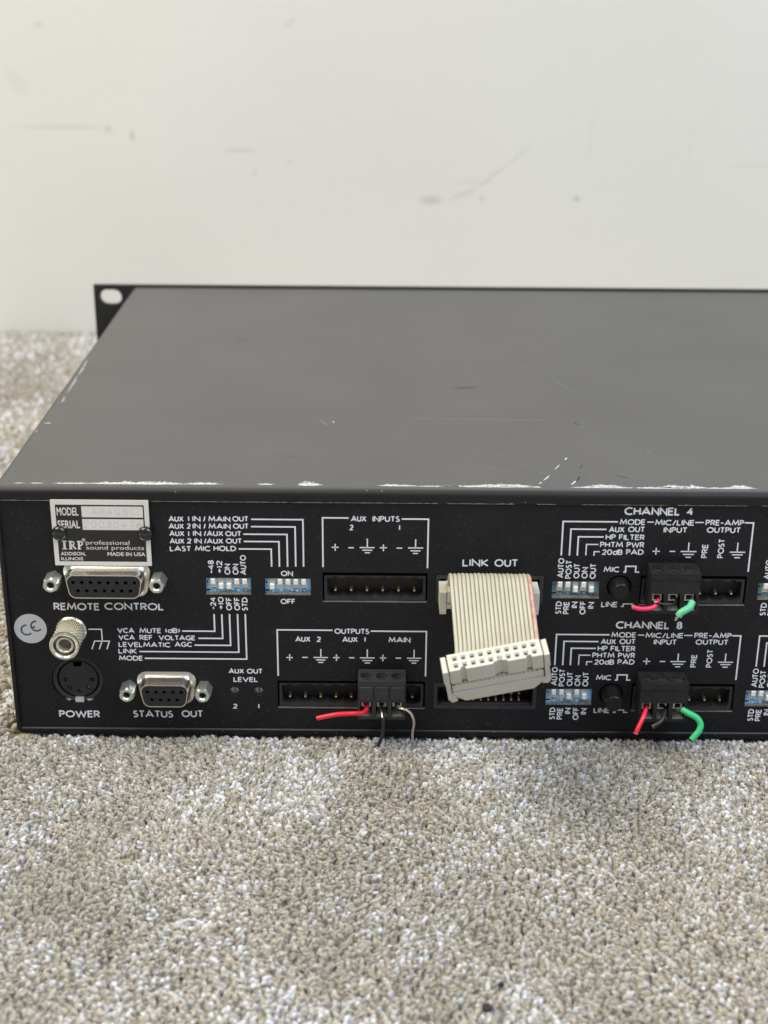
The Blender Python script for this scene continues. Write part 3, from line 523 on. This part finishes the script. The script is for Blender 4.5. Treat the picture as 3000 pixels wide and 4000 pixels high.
# ---- D-sub sockets ----
def dshape(hw,hh,r,slope=.17,n=5):
    P=[(hw,hh),(-hw,hh),(-hw+2*hh*slope,-hh),(hw-2*hh*slope,-hh)]; out=[]
    for i in range(4):
        p=Vector(P[i]); a=(Vector(P[i-1])-p).normalized(); c=(Vector(P[(i+1)%4])-p).normalized()
        half=math.acos(max(-1,min(1,a.dot(c))))/2; d=r/math.tan(half); cen=p+(a+c).normalized()*(r/math.sin(half))
        s=p+a*d-cen; e=p+c*d-cen; a0=math.atan2(s.y,s.x); a1=math.atan2(e.y,e.x)
        while a1<a0: a1+=2*math.pi
        if a1-a0>math.pi: a1-=2*math.pi
        out+=[(cen.x+r*math.cos(a0+(a1-a0)*k/n),cen.y+r*math.sin(a0+(a1-a0)*k/n)) for k in range(n+1)]
    return out
def dsub(cx,cz,ntop,hw,label):
    root=thing_part('dsub_socket',mix,(cx,0,cz),label)
    R=[]
    for hw_,hh,y,r in ((hw+2.0,6.0,-.02,3.2),(hw+2.0,6.0,-.35,3.2),(hw+1.5,5.6,-.6,3.0),(hw+.55,4.75,-1.1,2.7),(hw+.15,4.35,-2.0,2.6),(hw+.05,4.25,-5.6,2.55),(hw-.1,4.1,-6.0,2.45),(hw-.45,3.75,-6.0,2.2),(hw-.5,3.7,-5.2,2.2)):
        R.append([(x,y,z) for x,z in dshape(hw_,hh,r)])
    MB().rings(R,True,False).build('metal_shell',SHELL,root,smooth=40)
    pit=2.77; top=[(-(ntop-1)/2*pit+i*pit,1.42) for i in range(ntop)]; bot=[(-(ntop-2)/2*pit+i*pit,-1.42) for i in range(ntop-1)]
    plate(dshape(hw-.42,3.78,2.2),[circ(x,z,.62,12) for x,z in top+bot],-5.95,-4.3).build('socket_insert',SOCK,root)
    plate(dshape(hw-.5,3.7,2.2),[],-4.25,-4.0).build('insert_back',HOLE,root)
def thing_part(name,parent,loc,label=None):
    """a part that only carries sub-parts"""
    return link(name,None,parent,loc,label)
hexm=None
bore=MB().lathe(0,0,[(1.08,-4.4),(1.08,-4.3)],20).mesh('bore_shade',HOLE)  # near-black disc painting in the shade down the standoff's hole
def standoff(cx,cz,rot):
    global hexm
    if hexm is None:
        R=[]; 
        def hx(r,y): return [(r*math.cos(math.radians(60*k+sub)),y,r*math.sin(math.radians(60*k+sub))) for k in range(6) for sub in (-29.9,0,29.9)]
        def hexr(af,y):   # hexagon of apothem af sampled at 24 directions
            o=[]
            for k in range(24):
                a=math.radians(15*k); d=((math.degrees(a)+30)%60)-30; o.append((af/math.cos(math.radians(d))*math.cos(a),y,af/math.cos(math.radians(d))*math.sin(a)))
            return o
        def ci(r,y): return [(r*math.cos(math.radians(15*k)),y,r*math.sin(math.radians(15*k))) for k in range(24)]
        m_=MB().rings([hexr(2.38,0),hexr(2.38,-5.4),ci(2.2,-6.0),ci(1.45,-6.0),ci(1.1,-5.6),ci(1.05,-3.0)],False,True)
        hexm=m_.mesh('hex_standoff',ZINC,smooth=30)
    o=link('hex_standoff',hexm,mix,(cx,0,cz)); o.rotation_euler=(0,rot,0)
    link('bore_shade',bore,o)
dsub(34.1,57.4,8,12.45,'silver fifteen hole socket above the REMOTE CONTROL lettering'); dsub(51.25,18.15,5,8.3,'silver nine hole socket above the STATUS OUT lettering')
for x,z,r in ((17.1,57.6,.2),(50.7,57.6,.45),(38.8,18.2,.1),(63.65,18.2,.5)): standoff(x,z,r)
# ---- ground binding post ----
post=thing_part('ground_post',mix,(21.3,0,39.1),'knurled nickel ground post beside the round grey sticker')
MB().lathe(0,0,[(4.2,0),(4.95,-.1),(5.0,-.7),(4.6,-1.2),(4.5,-1.3)],48).build('post_flange',NICK,post,smooth=40)
NK=192; NL=54; kn=[]
def kr(a,i): return 4.2+.5*min(abs(math.sin(12*a+i*.29)),abs(math.sin(12*a-i*.29)))
for i in range(NL+1):
    y=-1.3-i*(9.2/NL); kn.append([(kr(a,i)*math.cos(a),y,kr(a,i)*math.sin(a)) for a in [2*math.pi*j/NK for j in range(NK)]])
MB().rings(kn).build('knurled_sleeve',KNURL,post,smooth=25)
MB().lathe(0,0,[(4.35,-10.5),(4.75,-10.7),(4.85,-11.2),(4.7,-11.75),(4.2,-11.95),(3.75,-11.7),(3.6,-11.2),(3.55,-6),(2.9,-6)],48,False,False).build('post_rim',NICK,post,smooth=50)
MB().lathe(0,0,[(2.9,-6),(2.9,-10.8),(2.75,-11.0),(2.35,-11.0),(2.15,-10.8),(2.1,-2)],40,False,False).build('inner_tube',NICK,post,smooth=50)
MB().lathe(0,0,[(3.7,-5.9),(3.7,-5.8)],32).build('groove_floor',HOLE,post); MB().lathe(0,0,[(2.15,-7.6),(2.15,-7.5)],32).build('bore_floor',FUNN,post)
# ---- round sticker ----
st=MB().lathe(7.95,39.45,[(5.3,-.02),(5.3,-.1)],48,True,True).build('round_sticker',STICK,mix,smooth=30)
ca,sa=math.cos(math.radians(24)),math.sin(math.radians(24))
ce=[arc(-1.55,0,1.75,1.75,62,298,14),arc(2.05,0,1.75,1.75,62,298,14),[(.35,0),(1.6,0)]]
stroke_mesh([[(7.95+(x*ca-z*sa)+.15,39.6+(x*sa+z*ca)) for x,z in P] for P in ce],.58,-.115).build('sticker_mark',STKI,st)
# ---- DIN power socket ----
din=thing_part('din_socket',mix,(21.9,0,20.4),'black round five pin socket above the POWER lettering')
pins=[(5.0,a) for a in (-180+15,-180+52,-90,-52,-15)]
plate(circ(0,0,8.5,40),[circ(0,0,7.05,40)],1.0,3).build('socket_collar',BLK,din)
MB().rings([[(x,y,z) for x,z in circ(0,0,r,40)] for r,y in ((8.5,1.2),(8.3,.75),(7.6,.75),(7.3,1.0))]).build('collar_rim',BLK,din,smooth=40)
ph=[circ(4.35*math.cos(math.radians(a)),4.35*math.sin(math.radians(a))-.2,.72,12) for a in (-178,-135,-90,-45,-2)]
plate(circ(0,0,6.45,40),ph+[rect(-1.35,1.35,4.6,6.3)],1.3,4).build('socket_face',SOCK,din)
plate(circ(0,0,6.6,40),[],4.1,4.4).build('socket_back',HOLE,din)
for a in (-178,-135,-90,-45,-2):
    ca_,sa_=math.cos(math.radians(a)),math.sin(math.radians(a)); MB().add([(4.35*ca_+u*ca_-w_*sa_,1.27,4.35*sa_-.2+u*sa_+w_*ca_) for u,w_ in ((-1.2,-.22),(1.2,-.22),(1.2,.22),(-1.2,.22))],[(0,1,2,3)]).build('contact_slit',HOLE,din)
for h in (-135,-90,-45): MB().box(-.3,.3,2.0,3.6,-.65,-.1).build('contact',TIN,din,(4.35*math.cos(math.radians(h)),0,4.35*math.sin(math.radians(h))))
MB().box(-1.4,1.4,.4,2.6,-8.35,-6.75).build('contact_tab',TIN,din); 
for x in (-4.0,3.6): MB().box(x-1.0,x+1.0,.55,2.2,-7.75,-7.2).build('contact_tab',TIN,din)
# ---- trimmer screws ----
for x in (73.5,81.55):
    tr=thing_part('trimmer',mix,(x,0,16.7))
    plate(circ(0,0,1.4,24),[rect(-.2,.2,-1.1,1.1)],1.7,2.7).build('trimmer_screw',TRIM,tr)
    plate(circ(0,0,1.8,24),[circ(0,0,1.5,24)],.35,3).build('trimmer_ring',BLK,tr); plate(circ(0,0,1.8,20),[],3,3.3).build('trimmer_back',HOLE,tr)
# ---- DIP switches ----
dip_body=MB().box(-7.7,7.7,.95,4.5,-3.6,3.3).mesh('dip_body',BLUE)
dip_body2=MB().box(-7.7,7.7,.95,4.5,-3.6,3.3).mesh('dip_body',DULLBLUE)
slot_m=MB().box(-.92,.92,.87,1.0,-1.6,1.75).mesh('slider_slot',CREAM)
nub_m=MB().cbox(-.72,.72,-.35,.95,-.95,.95,.18).mesh('slider',WHITE)
pm=MB(); YD=.93
def q_(x0,x1,z0,z1): pm.add([(x0,YD,z0),(x1,YD,z0),(x1,YD,z1),(x0,YD,z1)],[(0,1,2,3)])
for k in range(4): q_(-5.08+2.54*k+.9,-5.08+2.54*k+1.64,-.12,.06)
q_(-7.0,-6.85,-1.5,.3); pm.add([(-7.35,YD,.2),(-6.5,YD,.2),(-6.92,YD,1.0)],[(0,1,2)]); q_(-7.5,-6.0,-2.75,-2.1)
t1=stroke_mesh(word_polys('N',-7.4,-6.4,1.3,1.2,.2),.2,YD); pm.add(t1.v,t1.f)
t1=stroke_mesh(word_polys('CTS 206-5 T830',-5.6,6.9,-3.4,1.3,.19),.19,YD); pm.add(t1.v,t1.f)
dip_print=pm.mesh('dip_print',DPRT)
und=MB().add([(-.8,YD,-1.95),(.8,YD,-1.95),(.8,YD,-1.72),(-.8,YD,-1.72)],[(0,1,2,3)]).mesh('dip_print',DPRT)
def dip(cx,cz,st_,label,body=None):
    d=link('dip_switch',None,mix,(cx,0,cz),label)
    link('switch_body',body or dip_body,d); link('switch_print',dip_print,d)
    for k,u in enumerate(st_):
        x=-5.08+2.54*k; link('slider_slot',slot_m,d,(x,0,0)); link('slider',nub_m,d,(x,0,.95 if u else -.75))
        if u and k in (0,3,4): link('switch_print',und,d,(x,0,0))
dip(72.95,55.95,(1,0,0,1,1),'blue switch block under the -48 lettering, second and third sliders down')
dip(91.9,55.95,(0,1,1,1,1),'blue switch block between ON and OFF, only its first slider down')
for dx,pat in zip(COLS,(((1,1,0,1,0),(1,1,0,1,0)),((1,1,0,1,0),(1,1,0,1,0)))):
    dip(184.15+dx,55.75,pat[0],('dull teal switch block beside the upper MIC button' if dx==0 else 'teal switch block in the upper row, cut off by the right edge'),dip_body2); dip(184.15+dx,55.75+DZ8,pat[1],('blue switch block beside the lower MIC button' if dx==0 else 'blue switch block in the lower row, cut off by the right edge'))
# ---- buttons ----
def button(cx,cz,out):
    b_=link('push_button',None,mix,(cx,0,cz))
    MB().lathe(0,0,[(3.55,3),(3.45,-out*.3),(2.75,-out+.25),(2.5,-out),],36,False,True).build('button_cap',BTN,b_,smooth=30)
    plate(circ(0,0,4.2,24),[],3.2,3.5).build('button_well',HOLE,b_)
for dx in COLS: button(198.05+dx,56.1,4.2); button(198.05+dx,56.1+DZ8,6.9)
# ---- terminal headers ----
def header(x0,x1,z0,pin_x,label):
    """black nylon header with gold pins; pin_x are pin centres"""
    h=link('terminal_header',None,mix,((x0+x1)/2,0,z0),label); cx=(x0+x1)/2; L=(x1-x0)/2-.55; H=8.7
    P=[(-L+.85,H-.85)]
    ins=[]; 
    for k,p in enumerate(pin_x): ins.append((p-cx,1.6 if k%2 or k==0 else 1.6, .5)) 
    top=[(-L+.85,H-.85)]
    for k,p in enumerate(pin_x):
        w_=.95 if k%3 else .95; w_=2.0 if k%3==1 else .85
        top+=[(p-cx-w_,H-.85),(p-cx-w_,H-.3),(p-cx+w_,H-.3),(p-cx+w_,H-.85)]
    top+=[(L-.85,H-.85),(L-.85,1.9)]
    bot=[]
    for p in reversed(pin_x):
        bot+=[(p-cx+2.5*math.cos(math.radians(a)),2.05-.95*math.sin(math.radians(a))) for a in (8,35,65,90,115,145,172)]
    hole=top+bot+[(-L+.85,1.9)]
    plate(rect(-L,L,0,H),[hole[::-1]],.5,9).build('header_frame',BLK,h)
    MB().box(-L,L,9.05,9.3,0,H).build('header_back',BLKD,h)
    pn=MB().rings([[(-.42,4.8,-.42),(.42,4.8,-.42),(.42,4.8,.42),(-.42,4.8,.42)],[(-.44,2.9,-.46),(.44,2.9,-.46),(.44,2.9,.40),(-.44,2.9,.40)],[(-.3,1.7,-.4),(.3,1.7,-.4),(.3,1.7,.1),(-.3,1.7,.1)]],False,True).mesh('pin',GOLD)
    for p in pin_x: link('pin',pn,h,(p-cx,0,3.15))
    MB().box(-L+.6,L-.6,4.8,9,.5,H-1.2).build('pin_base',BLKD,h)
header(103.0,136.6,50.35,[107.05+5.08*k for k in range(6)],'black six pin header under AUX INPUTS')
header(87.8,136.5,11.15,[91.75+5.08*k for k in range(9)],'long black nine pin header under OUTPUTS')
for dx in COLS:
    header(204.75+dx,238.8+dx,50.1,[209.3+dx+5.08*k for k in range(6)],'black pin header of the upper channel row' if dx==0 else None); header(204.75+dx,238.8+dx,50.1+DZ8,[209.3+dx+5.08*k for k in range(6)],'black pin header of the lower channel row' if dx==0 else None)
# ---- box headers for the ribbon links ----
def box_header(o4,label):
    x0,x1,z0,z1=o4; h=link('box_header',None,mix,((x0+x1)/2,0,z0),label); L=(x1-x0)/2-.12; H=z1-z0-.12
    hole=[(-L+1.3,1.5),(L-1.3,1.5),(L-1.3,H-1.3),(2.1,H-1.3),(2.1,H-.25),(-2.1,H-.25),(-2.1,H-1.3),(-L+1.3,H-1.3)]
    plate(rect(-L,L,.12,H),[hole],-.25,7.5).build('header_shroud',BLK,h); MB().box(-L,L,7.55,7.8,.12,H).build('header_back',BLKD,h)
    MB().add([(-L+.9,-.27,1.0),(L-.9,-.27,1.0),(L-1.35,1.2,1.55),(-L+1.35,1.2,1.55)],[(0,1,2,3)]).build('shroud_bevel',mat('grey_bevel',(.07,.07,.068),.4),h)  # bevel strip in a lighter grey than the shroud
    pn=MB().rings([[(-.32,7.5,-.32),(.32,7.5,-.32),(.32,7.5,.32),(-.32,7.5,.32)],[(-.32,1.6,-.32),(.32,1.6,-.32),(.32,1.6,.32),(-.32,1.6,.32)],[(-.2,1.2,-.2),(.2,1.2,-.2),(.2,1.2,.2),(-.2,1.2,.2)]],False,True).mesh('pin',GOLD)
    for r_ in (0,1):
        for k in range(10): link('pin',pn,h,(-11.43+2.54*k,0,2.75+2.54*r_))
box_header(opL1,'upper black box header with the ribbon cable plugged in'); box_header(opL2,'lower black box header with bare gold pins')

# ================= screw terminal plugs =================
def plug(cx,z0,style,label,group='three way screw terminal plugs'):
    t=thing('terminal_plug',label,'terminal plug',(cx,-8.5,z0),group)
    M=PLUG2 if style=='main' else PLUG; X=7.72; H=14.05
    hs=[rect(x-1.9,x+1.9,1.0,6.2 if style=='main' else 6.9) for x in (-5.08,0,5.08)]
    fr=plate(rect(-X,X,0,H-2.2),hs,0,4.2)
    tp=plate([(-X,.9),(-X+.0,0),(X,0),(X,8.3),(-X,8.3)],[circ(x,3.9,2.05,24) for x in (-5.08,0,5.08)],H-2.2,H,axis='z')
    if style!='main': tp.xf(lambda v:Vector((v.x*(1+.012*(v.y<.5)),v.y-(.35 if v.y<.5 else 0),v.z)))
    fr.add(tp.v,tp.f)
    if style=='main':
        for x in (-5.08,0,5.08): fr.cbox(x-2.15,x+2.15,-.55,.0-.003,7.3,H-2.0,.12)
        for x in (-5.08,0,5.08): fr.cbox(x-1.4,x+1.4,.9,1.2,H+.004,H+.02,.0) if False else None
        fr.box(-X,X,-.12,-.004,H-1.9,H-.05)
    else: fr.box(-X-.05,X+.05,-.45,-.004,H-1.75,H-.6)
    fr.box(-X+.02,X-.02,8.0,10.5,1,H-3.0)
    fr.build('plug_housing',M,t)
    MB().box(-X+.05,X-.05,4.25,8.2,.05,H-2.25).build('plug_core',BLKD,t)
    MB().box(-X+.05,-X+.25,.0,4.2,.05,H-2.3)
    sc_=plate(circ(0,0,1.85,20),[rect(-.3,.3,-1.6,1.6)],0,.6,axis='z').mesh('terminal_screw',BRASS)
    cl=plate(rect(-1.5,1.5,0,2.6),[rect(-.95,.95,.4,2.0)],0,1.0).mesh('wire_clamp',TIN)
    fu=MB().add([(-1.88,.25,1.0),(1.88,.25,1.0),(1.35,3.9,2.6),(-1.35,3.9,2.6)],[(0,1,2,3)]).mesh('wire_funnel',FUNN)
    for k,x in enumerate((-5.08,0,5.08)):
        s_=link('terminal_screw',sc_,t,(x,3.9,H-(2.6 if style=='main' else 1.75))); s_.rotation_euler=(0,0,(.4,1.3,.9)[k])
        link('wire_clamp',cl,t,(x,2.2,3.6)); link('wire_funnel',fu,t,(x,0,0))
        if style=='main': MB().box(x-1.25,x+1.25,1.15,1.45,H-.02,H+.012).build('marking_groove',HOLE,t)
    return t,(cx,-8.5,z0)
def wire(t,name,mt,pts,r,label,end=None,endmat=None,hollow=0,n=12):
    root,o=t; Q=[(x-o[0],y-o[1],z-o[2]) for x,y,z in pts]
    wo=MB().tube(Q,r,n).build(name,mt,root,smooth=60,label=label)
    if endmat:
        a=Vector(Q[-1]); d=(a-Vector(Q[-2])).normalized(); 
        if hollow:
            MB().tube([a-d*.3,a+d*.12],r*.99,n).build('cut_end',endmat,wo); MB().tube([a,a+d*.16],hollow,n).build('hollow_core',HOLE if mt is not BWS else BWS,wo)
        else: MB().tube([a-d*.2,a+d*.06],r*.97,n).build('cut_end',endmat,wo)
    return wo
def strands(t,pts,r,k,label,spread=.18,name='bare_wire'):
    root,o=t; Q=[Vector((x-o[0],y-o[1],z-o[2])) for x,y,z in pts]; mb=MB()
    for i in range(k):
        a0=2*math.pi*i/k; P=[]
        for j,q in enumerate(Q):
            a=a0+j*1.1; P.append(q+Vector((math.cos(a)*spread,math.sin(a)*spread*.7,math.sin(a+.6)*spread*.7)))
        mb.tube(P,r,6,4)
    mb.build(name,WIREM,root,smooth=60,label=label)
T1=plug(122.25,11.6,'main','charcoal terminal plug in the OUTPUTS header with red, black and bare wires')
wire(T1,'wire',RED,[(117.0,-4.5,15.9),(117.3,-6.5,15.6),(117.3,-8.5,15.1),(115.9,-11.0,15.3),(112.3,-12.5,16.0),(108.1,-13.0,16.0),(104.7,-13.0,15.3),(101.4,-13.0,14.5)],.74,'short red wire bent to the left',endmat=REDEND)
wire(T1,'wire',BW,[(121.9,-5.0,15.6),(122.1,-7,15.4),(122.2,-9.0,15.0),(122.7,-11.0,13.5),(122.8,-12.5,11.2),(122.4,-13.5,8.5),(121.2,-14.0,4.8)],.60,'black wire hanging down')
strands(T1,[(121.5,-5.5,16.2),(121.8,-8.0,15.6),(122.3,-10.1,14.9),(122.5,-11.3,14.0)],.13,3,'bare strands on the black wire',.15)
strands(T1,[(126.5,-5.5,15.9),(127.0,-7.0,15.6),(128.2,-8.8,16.0),(130.3,-10.0,16.1),(132.0,-11.0,14.9),(132.8,-11.5,12.3),(132.4,-11.0,8.7),(132.4,-10.0,4.7)],.17,5,'twisted bare silver wire hanging down',.24)
T2=plug(214.15,50.75,'ch','black terminal plug in the CHANNEL 4 input header with a pink wire to the left')
wire(T2,'wire',PINKR,[(209.9,-5,54.9),(209.4,-7.0,55.1),(208.9,-9,54.9),(207.9,-10.6,54.5),(206.5,-11.5,54.2),(204.2,-12.0,54.1),(202.0,-12.0,54.3),(200.7,-12.0,54.8)],.72,'short pink wire bent to the left',endmat=REDEND)
wire(T2,'wire',BW,[(215.3,-5,55.0),(215.2,-7.5,54.9),(214.0,-9.5,54.8),(212.4,-10.5,55.0),(210.4,-10.7,55.2),(208.3,-10.7,55.7)],.42,'thin black wire laid across to the left')
strands(T2,[(209.6,-10.5,55.4),(208.0,-10.6,55.8),(207.5,-10.6,56.1)],.2,3,'bare tip of the thin black wire',.15)
wire(T2,'wire',GRNL,[(219.6,-10.0,55.7),(218.6,-11.5,54.6),(216.8,-12.5,53.9),(215.6,-12.8,53.2),(214.9,-13.0,52.2)],1.14,'short pale green sleeve bent to the left')
strands(T2,[(220.0,-5,56),(220.0,-8.0,55.9),(219.6,-10.0,55.7)],.16,4,'bare strands above the green sleeve',.3); strands(T2,[(215.0,-13.0,52.4),(214.5,-13.0,51.6),(214.2,-13.1,50.9)],.22,4,'bare strands below the green sleeve',.32)
T3=plug(213.85,11.5,'ch','black terminal plug in the CHANNEL 8 input header with red, black and green wires')
wire(T3,'wire',RED,[(208.9,-5.0,16.2),(208.7,-6.5,15.9),(208.3,-8.0,15.5),(207.2,-10.5,14.3),(206.0,-12.0,12.6),(205.1,-13.0,11.2),(204.6,-13.5,10.0)],.74,'short red wire pointing down',endmat=REDEND,hollow=.3)
wire(T3,'wire',BWS,[(215.0,-5.5,15.8),(215.1,-7,15.3),(214.4,-9.0,14.9),(213.4,-11.0,14.1),(211.7,-12.5,13.2),(210.1,-13.0,12.3)],.72,'smoky black wire pointing down to the left',endmat=mat('smoky_cut_end',(.12,.12,.13),.35),hollow=.35)
wire(T3,'wire',GRN,[(219.9,-9.8,16.8),(222.0,-12.0,16.5),(224.1,-13.0,15.6),(225.2,-14.0,13.9),(224.6,-15.0,12.1),(223.3,-15.6,10.6),(222.3,-16.0,9.4)],1.02,'bright green sleeve bent like a hook',endmat=GRN,hollow=.42,n=16)
strands(T3,[(218.2,-5.5,15.4),(218.6,-7.5,15.2),(219.4,-9,16.2),(220.2,-10.0,16.8)],.14,4,'bare strands between clamp and green sleeve',.22)

# ================= ribbon cable =================
rb=thing('ribbon_cable','cream grey ribbon cable with a red edge and a loose connector hanging at its end','ribbon cable',(156.5,-.3,53))
RO=Vector((156.5,-.3,53))
def rel(mb): return mb.xf(lambda v:v-RO)
E1=Vector((.9824,.0706,.1730)); NN=Vector((-.1284,-.4179,.8994)); MM=Vector((.1358,-.9057,-.4015)); OO=Vector((154.46,-51.47,58.3))
def lc(x,s,y): return OO+E1*x-NN*s+MM*y          # x along, s down from the hole face, y towards the front
path=[((155.4,-2.5,56.2),Vector((1,0,0)),1.27),((155.4,-5.0,60.3),Vector((1,0,0)),1.27),((155.4,-8.5,63.6),Vector((1,0,0)),1.27),((155.5,-13.2,65.3),Vector((1,0,0)),1.27),((155.6,-17.5,64.2),Vector((1,0,.01)),1.27),((155.9,-22.5,60.9),Vector((1,.01,.04)),1.27),((156.3,-29.5,56.2),Vector((1,.03,.09)),1.27),
      ((156.4,-37.0,52.8),Vector((.99,.05,.14)),1.27)]
pe=[lc(0,6.9,-3.5),lc(0,6.9,2.6)]
path+=[(tuple(pe[0]),E1.copy(),1.27),(tuple(pe[1]),E1.copy(),1.27)]
for k in range(20):
    off=-12.06+1.27*k; P=[]
    for i,(p,e,_) in enumerate(path):
        wob=.12*math.sin(k*1.7+i*1.3)*(1 if 2<=i<=7 else 0)
        P.append(Vector(p)+e.normalized()*off+Vector((0,-.12*math.sin(k*.35+i)*(2<=i<=7),wob*.6)))
    rel(MB().tube(P,.63,8,6)).build('ribbon_strand',RIBR if k==19 else RIB,rb,smooth=70,label='red marked edge strand' if k==19 else None)
# connector plugged into the upper header (axis-aligned)
uc=link('plugged_connector',None,rb)
b1=MB(); b1.cbox(-13.4,13.4,-8.6,4,-1.55+1.6,4.45,.25); b1.v=[(x+155.9-RO.x,y-RO.y,z+53.3-RO.z-.0) for x,y,z in b1.v]; b1.build('connector_body',IDC,uc)
for sx in (-1,1):
    e=MB(); e.cbox(-1.15,1.15,-9.2,-1,-1.6,4.75,.2); e.box(-1.0,1.0,-9.5,-7.2,-4.4+1.6,-1.6)
    if sx<0: e.box(.6,2.6,-8.9,-7.4,-1.2,.4)
    e.v=[(x+155.9+sx*14.6-RO.x,y-RO.y,z+53.3-RO.z) for x,y,z in e.v]; e.build('side_clip',IDC,uc)
for x in (-1.35,1.6):
    MB().box(x-.45,x+.45,-1.6,3,4.5,6.0).xf(lambda v:Vector((v.x+155.2-RO.x,v.y-RO.y,v.z+53.3-RO.z))).build('key_rib',IDC,uc)
MB().cbox(-13.2,13.2,-9.4,-8.6,1.2,5.2,.2).xf(lambda v:Vector((v.x+155.9-RO.x,v.y-RO.y,v.z+53.3-RO.z))).build('strain_relief',IDC,uc)
# loose connector (local x, depth s, front y)
lo=link('loose_connector',None,rb,label='loose cream connector with two rows of ten holes')
def LB(mb,name,mt=IDC,smooth=None): return mb.xf(lambda v:lc(v.x,v.z,v.y)-RO).build(name,mt,lo,smooth=smooth)
hl=[rect(-11.43+2.54*k-.78,-11.43+2.54*k+.78,y-.78,y+.78) for k in range(10) for y in (-1.27,1.27)]
XW=13.55
outer=[(-XW,-3),(XW,-3),(XW,3),(10.4,3),(10.2,2.1),(9.0,2.1),(8.6,3),(3.4,3),(3.1,2.3),(2.1,2.3),(2.1,1.95),(.3,1.95),(.3,2.3),(-.6,2.3),(-.9,3),(-8.6,3),(-9.0,2.1),(-10.2,2.1),(-10.5,3),(-XW,3)]
LB(plate(outer,hl,0,.55,axis='z'),'hole_face')
LB(plate(outer,[],.56,6.0,axis='z'),'connector_body')
fun=MB()
for k in range(10):
    for y in (-1.27,1.27):
        x=-11.43+2.54*k; a=.78; c=.5
        fun.rings([[(x-a,y-a,.02),(x+a,y-a,.02),(x+a,y+a,.02),(x-a,y+a,.02)],[(x-c,y-c*.8,.5),(x+c,y-c*.8,.5),(x+c,y+c*.8,.5),(x-c,y+c*.8,.5)]])
LB(fun,'hole_funnel')
pit=MB()
for k in range(10):
    for y in (-1.27,1.27): pit.box(-11.43+2.54*k-.46,-11.43+2.54*k+.46,y-.36,y+.36,.515,.545)
LB(pit,'hole_pit',mat('pit_dark_brown',(.028,.02,.018),.5))
sw=[(-12.9+.0,6.45)]; 
tp=[(-XW+.3,0)]
# saw-tooth cable slot: front lower jaw with teeth
teeth=[(XW-.2,3.2-.0)]
jaw=[(-XW+.1,3.9)]
prof=[(-XW+.1,10.2),(-XW+.1,7.5)]
for k in range(20): 
    xx=-12.7+1.27*k; prof+=[(xx+.1,7.55),(xx+.75,6.85)]
prof+=[(XW-.1,7.5),(XW-.1,10.2)]
def jawm(P,y0,y1):   # outline in (x,s), extruded in y
    mb=plate(P,[],y0,y1,axis='y'); return mb
LB(jawm(prof,-2.9,2.75),'clamp_jaw')
LB(MB().box(-XW+.4,XW-.4,-2.6,1.6,5.9,10.7),'cable_core',mat('cable_slot_grey',(.13,.12,.10),.7))
sr=[(-XW+.0,10.55),(XW-.0,10.55),(XW-.2,12.3),(XW-3.3,15.2),(-XW+3.6,15.2),(-XW+1.2,12.9)]
LB(jawm(sr,-2.7,3.0),'strain_relief')
for sx in (-1,1):
    P=[(XW+.3,.7),(XW+.6,.2),(XW+1.9,.2),(XW+2.0,5.2),(XW+1.6,6.2),(XW+1.5,13.2),(XW+.5,15.0),(XW-1.2,14.6),(XW-.9,12.6),(XW+.3,10.6)]
    P=[(sx*a,s_) for a,s_ in P]
    if sx>0: P=[(a+(.6 if s_>12 else 0),s_-(1.2 if s_>12 else 0)) for a,s_ in P]
    LB(jawm(P,-2.6,3.05),'side_clip')
# small white mark strokes and red strand end on the connector
LB(MB().tube([(12.0,3.02,6.6),(12.0,2.5,6.6)],.42,10),'strand_end',RIBR)
